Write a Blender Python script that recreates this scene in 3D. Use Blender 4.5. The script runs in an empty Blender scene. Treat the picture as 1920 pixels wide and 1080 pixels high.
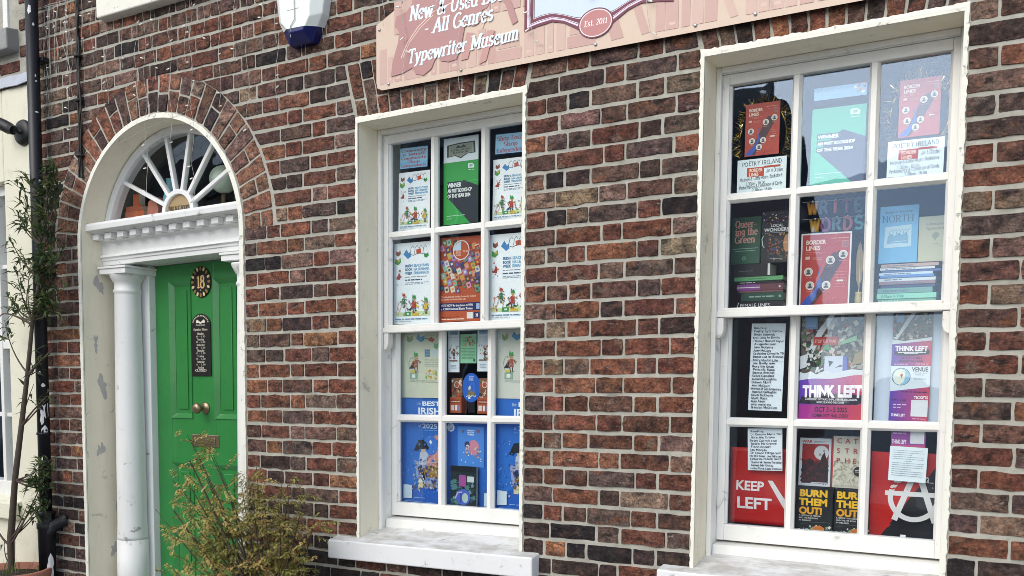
import bpy, math, random
from mathutils import Vector, Matrix

# ------------------------------------------------------------------ camera, sky, sun, exposure
scene = bpy.context.scene
R = math.radians
YAW, PITCH, ROLL = 0.52262, -0.07325, 0.00788
CAM = Vector((0.0, -3.39288, 1.6))
F_PX, CY_PX = 1742.95, 844.25


def cam_axes():
    cy, sy = math.cos(YAW), math.sin(YAW)
    cp, sp = math.cos(PITCH), math.sin(PITCH)
    right = Vector((cy, sy, 0))
    fwd = Vector((-sy * cp, cy * cp, sp))
    up = Vector((sy * sp, -cy * sp, cp))
    cr, sr = math.cos(ROLL), math.sin(ROLL)
    return right * cr + up * sr, up * cr - right * sr, fwd


_r, _u, _f = cam_axes()
cam_data = bpy.data.cameras.new('camera')
cam_data.sensor_width = 36.0
cam_data.lens = F_PX / 1920 * 36
cam_data.shift_y = (CY_PX - 540) / 1920
cam_data.clip_start = 0.05
cam_data.clip_end = 2000
cam = bpy.data.objects.new('camera', cam_data)
scene.collection.objects.link(cam)
cam.matrix_world = Matrix(((_r.x, _u.x, -_f.x, CAM.x), (_r.y, _u.y, -_f.y, CAM.y), (_r.z, _u.z, -_f.z, CAM.z), (0, 0, 0, 1)))
scene.camera = cam

SUN_EL, SUN_AZ = R(36), R(196)          # soft, high, from behind the photographer
world = bpy.data.worlds.new('World')
scene.world = world
world.use_nodes = True
wn, wl = world.node_tree.nodes, world.node_tree.links
sky = wn.new('ShaderNodeTexSky')
sky.sky_type = 'NISHITA'
sky.sun_disc = False
sky.sun_elevation = SUN_EL
sky.sun_rotation = SUN_AZ
sky.air_density, sky.dust_density, sky.ozone_density = 1.0, .5, 2.0
hsv = wn.new('ShaderNodeHueSaturation')
hsv.inputs['Saturation'].default_value = 0.52      # cloud cover greys the sky
wl.new(sky.outputs[0], hsv.inputs['Color'])
wl.new(hsv.outputs[0], wn['Background'].inputs['Color'])
wn['Background'].inputs['Strength'].default_value = 0.14

sun_data = bpy.data.lights.new('sun', 'SUN')
sun_data.energy = 1.5
sun_data.angle = R(50)
sun_data.color = (1.0, 0.92, 0.80)
sun = bpy.data.objects.new('sun', sun_data)
scene.collection.objects.link(sun)
_sd = Vector((math.sin(SUN_AZ) * math.cos(SUN_EL), math.cos(SUN_AZ) * math.cos(SUN_EL), math.sin(SUN_EL)))
sun.rotation_euler = (-_sd).to_track_quat('-Z', 'Y').to_euler()

scene.view_settings.view_transform = 'Standard'
scene.view_settings.look = 'None'
scene.view_settings.gamma = 1.0
scene.view_settings.exposure = 0.78
scene.cycles.use_denoising = True
scene.cycles.filter_width = 0.85
scene.cycles.max_bounces = 8
scene.cycles.transparent_max_bounces = 16

rnd = random.Random(18)


# ------------------------------------------------------------------ helpers
def lin(c):
    if isinstance(c, str):
        c = c.lstrip('#')
        v = [int(c[i:i + 2], 16) / 255 for i in (0, 2, 4)]
        return tuple(x / 12.92 if x <= .04045 else ((x + .055) / 1.055) ** 2.4 for x in v)
    return tuple(c[:3])


def link(o, parent=None):
    scene.collection.objects.link(o)
    if parent is not None:
        o.parent = parent
        o.matrix_parent_inverse = Matrix.Identity(4)
    return o


def tag(o, label=None, cat=None, group=None, kind=None):
    if label: o['label'] = label
    if cat: o['category'] = cat
    if group: o['group'] = group
    if kind: o['kind'] = kind
    return o


def empty(name, loc=(0, 0, 0), parent=None):
    o = bpy.data.objects.new(name, None)
    o.location = loc
    o.empty_display_size = .1
    return link(o, parent)


class MB:
    """collects faces, builds one mesh object"""
    def __init__(s, shear=0.0, sx=0.0):
        s.v, s.f, s.c = [], [], []
        s.sh, s.sx = shear, sx
        s.col = None

    def add(s, vs, fs, col=None):
        b = len(s.v)
        if s.sh:
            vs = [(x, y, z + s.sh * (x - s.sx)) for x, y, z in vs]
        s.v += [tuple(p) for p in vs]
        s.f += [tuple(b + i for i in f) for f in fs]
        s.c += [col if col is not None else s.col] * len(fs)
        return s

    def box(s, x0, x1, y0, y1, z0, z1, col=None):
        return s.add([(x0, y0, z0), (x1, y0, z0), (x1, y1, z0), (x0, y1, z0), (x0, y0, z1), (x1, y0, z1), (x1, y1, z1), (x0, y1, z1)],
                     [(0, 3, 2, 1), (4, 5, 6, 7), (0, 1, 5, 4), (1, 2, 6, 5), (2, 3, 7, 6), (3, 0, 4, 7)], col)

    def prism_x(s, prof, x0, x1, col=None):          # prof: (y, z) closed polygon, counter-clockwise seen from +x
        n = len(prof)
        vs = [(x0, y, z) for y, z in prof] + [(x1, y, z) for y, z in prof]
        fs = [tuple(range(n - 1, -1, -1)), tuple(range(n, 2 * n))] + [(i, (i + 1) % n, n + (i + 1) % n, n + i) for i in range(n)]
        return s.add(vs, fs, col)

    def prism_y(s, poly, y0, y1, col=None):          # poly: (x, z) counter-clockwise seen from -y
        n = len(poly)
        vs = [(x, y0, z) for x, z in poly] + [(x, y1, z) for x, z in poly]
        fs = [tuple(range(n)), tuple(range(2 * n - 1, n - 1, -1))] + [((i + 1) % n, i, n + i, n + (i + 1) % n) for i in range(n)]
        return s.add(vs, fs, col)

    def prism_z(s, poly, z0, z1, col=None):          # poly: (x, y) counter-clockwise from above
        n = len(poly)
        vs = [(x, y, z0) for x, y in poly] + [(x, y, z1) for x, y in poly]
        fs = [tuple(range(n - 1, -1, -1)), tuple(range(n, 2 * n))] + [(i, (i + 1) % n, n + (i + 1) % n, n + i) for i in range(n)]
        return s.add(vs, fs, col)

    def ring(s, cx, cz, r0, r1, y0, y1, a0, a1, n, col=None):   # part of a flat ring standing in the wall plane
        A = [a0 + (a1 - a0) * i / n for i in range(n + 1)]
        vs, fs = [], []
        for a in A:
            c, d = math.cos(a), math.sin(a)
            vs += [(cx + r0 * c, y0, cz + r0 * d), (cx + r1 * c, y0, cz + r1 * d), (cx + r1 * c, y1, cz + r1 * d), (cx + r0 * c, y1, cz + r0 * d)]
        for i in range(n):
            p, q = 4 * i, 4 * i + 4
            for k in range(4):
                fs.append((p + k, p + (k + 1) % 4, q + (k + 1) % 4, q + k))
        if abs(a1 - a0) < 6.28:
            fs += [(3, 2, 1, 0), tuple(4 * n + k for k in range(4))]
        return s.add(vs, fs, col)

    def lathe(s, cx, cy, prof, n=24, col=None, axis='z'):
        vs, fs = [], []
        for r, z in prof:
            for i in range(n):
                a = 2 * math.pi * i / n
                p = (r * math.cos(a), r * math.sin(a), z)
                vs.append((cx + p[0], cy + p[1], p[2]) if axis == 'z' else (cx + p[0], p[2], cy + p[1]))
        m = len(prof)
        for j in range(m - 1):
            for i in range(n):
                k = (i + 1) % n
                fs.append((j * n + i, j * n + k, (j + 1) * n + k, (j + 1) * n + i))
        fs += [tuple(range(n - 1, -1, -1)), tuple((m - 1) * n + i for i in range(n))]
        if axis != 'z':
            fs = [tuple(reversed(f)) for f in fs]
        return s.add(vs, fs, col)

    def tube(s, pts, rad, n=6, col=None):
        pts = [Vector(p) for p in pts]
        if not hasattr(rad, '__len__'): rad = [rad] * len(pts)
        vs, fs = [], []
        up = Vector((0.31, 0.17, 0.94))
        for i, p in enumerate(pts):
            t = (pts[min(i + 1, len(pts) - 1)] - pts[max(i - 1, 0)])
            t = t.normalized() if t.length > 1e-9 else Vector((0, 0, 1))
            a = t.cross(up)
            if a.length < .05: a = t.cross(Vector((1, 0, 0)))
            a.normalize()
            b = t.cross(a).normalized()
            for k in range(n):
                w = 2 * math.pi * k / n
                vs.append(tuple(p + (a * math.cos(w) + b * math.sin(w)) * rad[i]))
        for i in range(len(pts) - 1):
            for k in range(n):
                l = (k + 1) % n
                fs.append((i * n + k, i * n + l, (i + 1) * n + l, (i + 1) * n + k))
        fs += [tuple(range(n)), tuple((len(pts) - 1) * n + k for k in range(n - 1, -1, -1))]
        return s.add(vs, fs, col)

    def blob(s, c, rx, ry, rz, n=10, m=6, col=None):
        vs, fs = [], []
        for j in range(m + 1):
            t = math.pi * j / m
            for i in range(n):
                a = 2 * math.pi * i / n
                vs.append((c[0] + rx * math.sin(t) * math.cos(a), c[1] + ry * math.sin(t) * math.sin(a), c[2] - rz * math.cos(t)))
        for j in range(m):
            for i in range(n):
                k = (i + 1) % n
                fs.append((j * n + i, j * n + k, (j + 1) * n + k, (j + 1) * n + i))
        return s.add(vs, fs, col)

    def build(s, name, mat, parent=None, bevel=0, smooth=False, origin=None, segs=2):
        me = bpy.data.meshes.new(name)
        o0 = origin or (0, 0, 0)
        me.from_pydata([(x - o0[0], y - o0[1], z - o0[2]) for x, y, z in s.v], [], s.f)
        if any(c is not None for c in s.c):
            at = me.attributes.new('tint', 'FLOAT_COLOR', 'FACE')
            flat = []
            for c in s.c:
                c = c or (.5, .5, .5)
                flat += [c[0], c[1], c[2], c[3] if len(c) > 3 else 1.0]
            at.data.foreach_set('color', flat)
        if smooth:
            me.shade_smooth()
        me.materials.append(mat)
        me.update()
        o = bpy.data.objects.new(name, me)
        link(o, parent)
        if origin and parent is None:
            o.location = origin
        elif origin:
            o.location = Vector(origin)
        if bevel:
            b = o.modifiers.new('bevel', 'BEVEL')
            b.width = bevel; b.segments = segs; b.limit_method = 'ANGLE'; b.angle_limit = R(35)
        return o


# ------------------------------------------------------------------ materials
def new_mat(name):
    m = bpy.data.materials.new(name)
    m.use_nodes = True
    return m, m.node_tree.nodes, m.node_tree.links, m.node_tree.nodes['Principled BSDF']


def noise(n, l, scale, detail=4, rough=.55, vec=None, stretch=None, dist=0.0):
    t = n.new('ShaderNodeTexNoise')
    t.inputs['Scale'].default_value = scale
    t.inputs['Detail'].default_value = detail
    t.inputs['Roughness'].default_value = rough
    t.inputs['Distortion'].default_value = dist
    if vec is None:
        g = n.new('ShaderNodeNewGeometry')
        vec = g.outputs['Position']
    if stretch:
        mp = n.new('ShaderNodeMapping')
        mp.inputs['Scale'].default_value = stretch
        l.new(vec, mp.inputs['Vector'])
        vec = mp.outputs[0]
    l.new(vec, t.inputs['Vector'])
    return t.outputs['Fac']


def ramp(n, l, fac, a, b, ca=0.0, cb=1.0):
    r = n.new('ShaderNodeMapRange')
    r.inputs[1].default_value, r.inputs[2].default_value = a, b
    r.inputs[3].default_value, r.inputs[4].default_value = ca, cb
    l.new(fac, r.inputs[0])
    return r.outputs[0]


def mix(n, l, fac, a, b, mode='MIX'):
    m = n.new('ShaderNodeMix')
    m.data_type = 'RGBA'
    m.blend_type = mode
    for k, s in ((0, fac), (6, a), (7, b)):
        if hasattr(s, 'links'): l.new(s, m.inputs[k])
        elif k == 0: m.inputs[k].default_value = s
        else: m.inputs[k].default_value = (*s[:3], 1)
    return m.outputs[2]


def bump(n, l, h, strength, dist, normal=None):
    b = n.new('ShaderNodeBump')
    b.inputs['Strength'].default_value = strength
    b.inputs['Distance'].default_value = dist
    l.new(h, b.inputs['Height'])
    if normal is not None: l.new(normal, b.inputs['Normal'])
    return b.outputs[0]


def attr(n):
    a = n.new('ShaderNodeAttribute')
    a.attribute_name = 'tint'
    return a.outputs['Color']


def simple(name, col, rough=.6, var=.12, scale=9, bumps=.15, bscale=60, metal=0, coat=0, dirt=None, dirt_amt=.0, spec=None):
    m, n, l, p = new_mat(name)
    f = noise(n, l, scale)
    c0 = tuple(x * (1 - var) for x in lin(col)); c1 = tuple(min(1, x * (1 + var)) for x in lin(col))
    c = mix(n, l, f, c0, c1)
    if dirt is not None:
        d = noise(n, l, 14, 8, .7)
        c = mix(n, l, ramp(n, l, d, .56, .72, 0, dirt_amt), c, lin(dirt))
    l.new(c, p.inputs['Base Color'])
    p.inputs['Roughness'].default_value = rough
    p.inputs['Metallic'].default_value = metal
    p.inputs['Coat Weight'].default_value = coat
    if spec is not None: p.inputs['Specular IOR Level'].default_value = spec
    if bumps:
        l.new(bump(n, l, noise(n, l, bscale, 5), bumps, .004), p.inputs['Normal'])
    return m


M = {}


def brick_material():
    m, n, l, p = new_mat('brick')
    at = n.new('ShaderNodeAttribute'); at.attribute_name = 'tint'
    base = at.outputs['Color']

    def worn(f):                      # burnt engineering bricks wear less
        k = n.new('ShaderNodeMath'); k.operation = 'MULTIPLY'
        l.new(f, k.inputs[0]); l.new(at.outputs['Alpha'], k.inputs[1])
        return k.outputs[0]
    # mottling
    f1 = noise(n, l, 22, 4, .62, stretch=(1, 1, 1.4), dist=.25)
    c = mix(n, l, ramp(n, l, f1, .36, .64, 0, 1), (.42, .41, .43), (1.6, 1.48, 1.4))
    c = mix(n, l, 1.0, base, c, 'MULTIPLY')
    # worn orange, pinkish and buff faces
    f3 = noise(n, l, 13.3, 4, .6, stretch=(1, 1, 1.4), dist=.3)
    c = mix(n, l, worn(ramp(n, l, f3, .56, .66, 0, .75)), c, (.34, .15, .085))
    f7 = noise(n, l, 10.7, 5, .62, stretch=(1.1, 1, 1.5), dist=.35)
    c = mix(n, l, worn(ramp(n, l, f7, .57, .66, 0, .7)), c, (.29, .215, .165))
    f8 = noise(n, l, 8.3, 3, .55, stretch=(1.1, 1, 1.4), dist=.2)
    c = mix(n, l, worn(ramp(n, l, f8, .56, .66, 0, .6)), c, (.15, .09, .09))
    # burnt dark clouds
    f2 = noise(n, l, 12.5, 5, .65, stretch=(1, 1, 1.6), dist=.4)
    c = mix(n, l, ramp(n, l, f2, .575, .665, 0, .88), c, (.028, .022, .024))
    # pale lime and salt streaks
    f4 = noise(n, l, 30, 6, .68, stretch=(.7, 1, 1.9), dist=.7)
    c = mix(n, l, worn(ramp(n, l, f4, .61, .70, 0, .75)), c, (.50, .43, .38))
    f5 = noise(n, l, 120, 4, .7)
    c = mix(n, l, ramp(n, l, f5, .40, .60, 0, 1), mix(n, l, 1.0, c, (.62, .62, .62), 'MULTIPLY'), mix(n, l, 1.0, c, (1.25, 1.22, 1.2), 'MULTIPLY'))
    # deep pits and cracks, their shade painted in as near-black
    f6 = noise(n, l, 34, 6, .68, stretch=(.5, 1, 1.6), dist=.9)
    c = mix(n, l, ramp(n, l, f6, .325, .41, .9, 0), c, (.014, .010, .010))
    l.new(c, p.inputs['Base Color'])
    p.inputs['Roughness'].default_value = .8
    p.inputs['Specular IOR Level'].default_value = .3
    b1 = bump(n, l, f6, 1.0, .03)
    b2 = bump(n, l, noise(n, l, 24, 8, .72, dist=1.2), 1.0, .03, b1)
    l.new(bump(n, l, f5, .7, .005, b2), p.inputs['Normal'])
    return m


def mortar_material():
    m, n, l, p = new_mat('mortar')
    c = mix(n, l, ramp(n, l, noise(n, l, 12, 6, .65), .3, .7), (.31, .30, .255), (.49, .475, .415))
    c = mix(n, l, ramp(n, l, noise(n, l, 45, 6, .7), .60, .72, 0, .55), c, (.12, .11, .10))
    c = mix(n, l, ramp(n, l, noise(n, l, 5.5, 4, .6), .62, .72, 0, .6), c, (.17, .16, .145))
    l.new(c, p.inputs['Base Color'])
    p.inputs['Roughness'].default_value = .95
    l.new(bump(n, l, noise(n, l, 70, 7, .7), .8, .006), p.inputs['Normal'])
    return m


def glass_material(name='glass', tint=(.60, .75, 1.0, 1), r0=.05):
    m, n, l, p = new_mat(name)
    n.remove(p)
    tr = n.new('ShaderNodeBsdfTransparent'); tr.inputs[0].default_value = (.97, .985, .98, 1)
    gl = n.new('ShaderNodeBsdfGlossy'); gl.inputs['Roughness'].default_value = .012; gl.inputs['Color'].default_value = tint   # blue of the mirrored sky put into the gloss colour
    lw = n.new('ShaderNodeLayerWeight')
    pw = n.new('ShaderNodeMath'); pw.operation = 'POWER'; pw.inputs[1].default_value = 5; l.new(lw.outputs['Facing'], pw.inputs[0])
    fr = n.new('ShaderNodeMapRange'); fr.inputs[3].default_value = r0; fr.inputs[4].default_value = 1.0; l.new(pw.outputs[0], fr.inputs[0])
    l.new(bump(n, l, noise(n, l, 3.5, 2), .12, .02), gl.inputs['Normal'])
    mx = n.new('ShaderNodeMixShader')
    l.new(fr.outputs[0], mx.inputs[0]); l.new(tr.outputs[0], mx.inputs[1]); l.new(gl.outputs[0], mx.inputs[2])
    l.new(mx.outputs[0], n['Material Output'].inputs['Surface'])
    return m


def tint_material(name, rough, var=.15, scale=40, bumps=0.0, trans=0.0, spec=.4):
    m, n, l, p = new_mat(name)
    c = mix(n, l, 1.0, attr(n), mix(n, l, noise(n, l, scale), (1 - var,) * 3, (1 + var,) * 3), 'MULTIPLY')
    l.new(c, p.inputs['Base Color'])
    p.inputs['Roughness'].default_value = rough
    p.inputs['Specular IOR Level'].default_value = spec
    if bumps: l.new(bump(n, l, noise(n, l, 90, 4), bumps, .003), p.inputs['Normal'])
    if trans:
        t = n.new('ShaderNodeBsdfTranslucent'); l.new(c, t.inputs[0])
        mx = n.new('ShaderNodeMixShader'); mx.inputs[0].default_value = trans
        l.new(p.outputs[0], mx.inputs[1]); l.new(t.outputs[0], mx.inputs[2])
        l.new(mx.outputs[0], n['Material Output'].inputs['Surface'])
    return m


def paint(name, col, rough, chip_col, chip=(.66, .69), amt=.9, var=.06, streak=.25, sc=11):
    """old exterior paint: faint rain streaks, brush relief and chips"""
    m, n, l, p = new_mat(name)
    col = lin(col)
    c = mix(n, l, noise(n, l, 6, 5), tuple(x * (1 - var) for x in col), tuple(min(1, x * (1 + var)) for x in col))
    s = noise(n, l, 7, 6, .7, stretch=(3, 3, .5))
    c = mix(n, l, ramp(n, l, s, .5, .75, 0, streak), c, tuple(x * .72 for x in (col[0], col[1] * .98, col[2] * .93)))
    ch = noise(n, l, sc, 9, .72, dist=.6)
    c = mix(n, l, ramp(n, l, ch, chip[0], chip[1], 0, amt), c, lin(chip_col))
    l.new(c, p.inputs['Base Color'])
    p.inputs['Roughness'].default_value = rough
    b = bump(n, l, ramp(n, l, ch, chip[0] - .02, chip[1], 1, 0), .5, .003)
    l.new(bump(n, l, noise(n, l, 38, 6, .6), .25, .004, b), p.inputs['Normal'])
    return m


def sill_paint():
    m = paint('sill_white', (.76, .775, .78), .6, (.40, .38, .34), (.62, .66), .7, .04, .15, 16)
    n, l = m.node_tree.nodes, m.node_tree.links
    p = n['Principled BSDF']
    src = p.inputs['Base Color'].links[0].from_socket
    g = n.new('ShaderNodeNewGeometry')
    sx = n.new('ShaderNodeSeparateXYZ'); l.new(g.outputs['True Normal'], sx.inputs[0])
    up = ramp(n, l, sx.outputs[2], .7, .9, 0, 1)
    f = ramp(n, l, noise(n, l, 7, 8, .7, stretch=(1, 2.2, 1)), .38, .62, .08, .62)
    mm = n.new('ShaderNodeMath'); mm.operation = 'MULTIPLY'; l.new(up, mm.inputs[0]); l.new(f, mm.inputs[1])
    l.new(mix(n, l, mm.outputs[0], src, (.27, .235, .185)), p.inputs['Base Color'])   # grime lying on the top
    return m


M['brick'] = brick_material()
M['mortar'] = mortar_material()
M['glass'] = glass_material()
M['oldglass'] = glass_material('old_glass', (.8, .85, .9, 1), .03)
M['print'] = tint_material('print', .42, .04, 30)
M['leaf'] = tint_material('leaf', .5, .25, 30, trans=.4)
M['tint'] = tint_material('painted', .5, .1, 20, bumps=.1)
M['foil'] = tint_material('foil', .22, .2, 60)
M['foil'].node_tree.nodes['Principled BSDF'].inputs['Metallic'].default_value = 1.0
M['cream'] = paint('cream_plaster', (.82, .765, .61), .7, (.45, .42, .36), (.62, .66), .7, .06, .30)
M['lip'] = paint('white_plaster', (.80, .79, .70), .7, (.36, .34, .30), (.60, .66), .9, .06, .25, 34)
M['white'] = paint('white_gloss', (.785, .785, .755), .42, (.42, .41, .38), (.64, .665), .7, .04, .22, 13)
M['doorwhite'] = paint('door_white', (.76, .77, .765), .45, (.34, .34, .33), (.625, .64), .9, .04, .2, 9)
M['sillwhite'] = sill_paint()
M['green'] = simple('green_gloss', (.026, .205, .046), .3, .2, 5, .22, 22, coat=.25, dirt=(.03, .10, .03), dirt_amt=.5)
M['black'] = simple('black_paint', (.006, .007, .012), .45, .3, 12, .2, 40)
M['blackplastic'] = simple('black_plastic', (.007, .007, .008), .5, .2, 12, .1)
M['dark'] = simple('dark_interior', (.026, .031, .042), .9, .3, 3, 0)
M['wood'] = simple('interior_board', (.30, .27, .22), .6, .15, 8, .1)
M['brass'] = simple('aged_brass', (.30, .235, .15), .38, .25, 30, .25, metal=.9)
M['steel'] = simple('bolt_steel', (.55, .55, .55), .4, .1, 20, 0, metal=.8)
M['bark'] = simple('bark', (.085, .062, .048), .9, .35, 40, .8, 60)
M['bark2'] = simple('twig_bark', (.06, .045, .03), .9, .35, 40, .6, 60)
M['terracotta'] = simple('terracotta', (.42, .17, .12), .85, .2, 9, .3, 40)
M['soil'] = simple('soil', (.03, .022, .016), .95, .4, 40, .8, 40)
M['render'] = simple('cream_render', (.74, .72, .58), .85, .06, 5, .35, 50, dirt=(.45, .43, .36), dirt_amt=.35)
M['lead'] = simple('lead_flashing', (.42, .45, .52), .55, .2, 14, .3, 25)
M['bell'] = simple('alarm_white', (.78, .84, .82), .4, .04, 6, .04)
M['bellblue'] = simple('alarm_blue', (.008, .012, .10), .25, .2, 10, .03)
M['slate'] = simple('slate', (.06, .065, .075), .7, .3, 6, .3, 20)
M['pave'] = simple('pavement', (.26, .25, .24), .9, .2, 3, .3, 50)
M['road'] = simple('asphalt', (.05, .05, .052), .9, .25, 20, .5, 90)
M['kerb'] = simple('kerb_stone', (.30, .29, .28), .85, .15, 9, .3, 50)
M['wire'] = simple('wire', (.50, .49, .45), .5, .1, 9, 0)
M['bulb'] = simple('bulb_plastic', (.80, .78, .70), .3, .05, 9, 0)
M['cable'] = simple('cable_black', (.02, .018, .017), .6, .3, 30, .1)
M['oppwall'] = simple('painted_wall', (.30, .24, .22), .9, .15, 2, .2)
M['darkpane'] = simple('unlit_pane', (.02, .024, .03), .08, .2, 2, 0)
M['stone'] = simple('step_granite', (.30, .30, .30), .8, .2, 40, .3, 90)
M['grass'] = tint_material('distant_leaf', .8, .3, 5)

# ------------------------------------------------------------------ lettering
FONT_CACHE = {}


def arc(cx, cy, rx, ry, a0, a1, n=9):
    return [(cx + rx * math.cos(R(a0 + (a1 - a0) * i / n)), cy + ry * math.sin(R(a0 + (a1 - a0) * i / n))) for i in range(n + 1)]


def L(*p):
    return [(p[i], p[i + 1]) for i in range(0, len(p), 2)]


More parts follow.
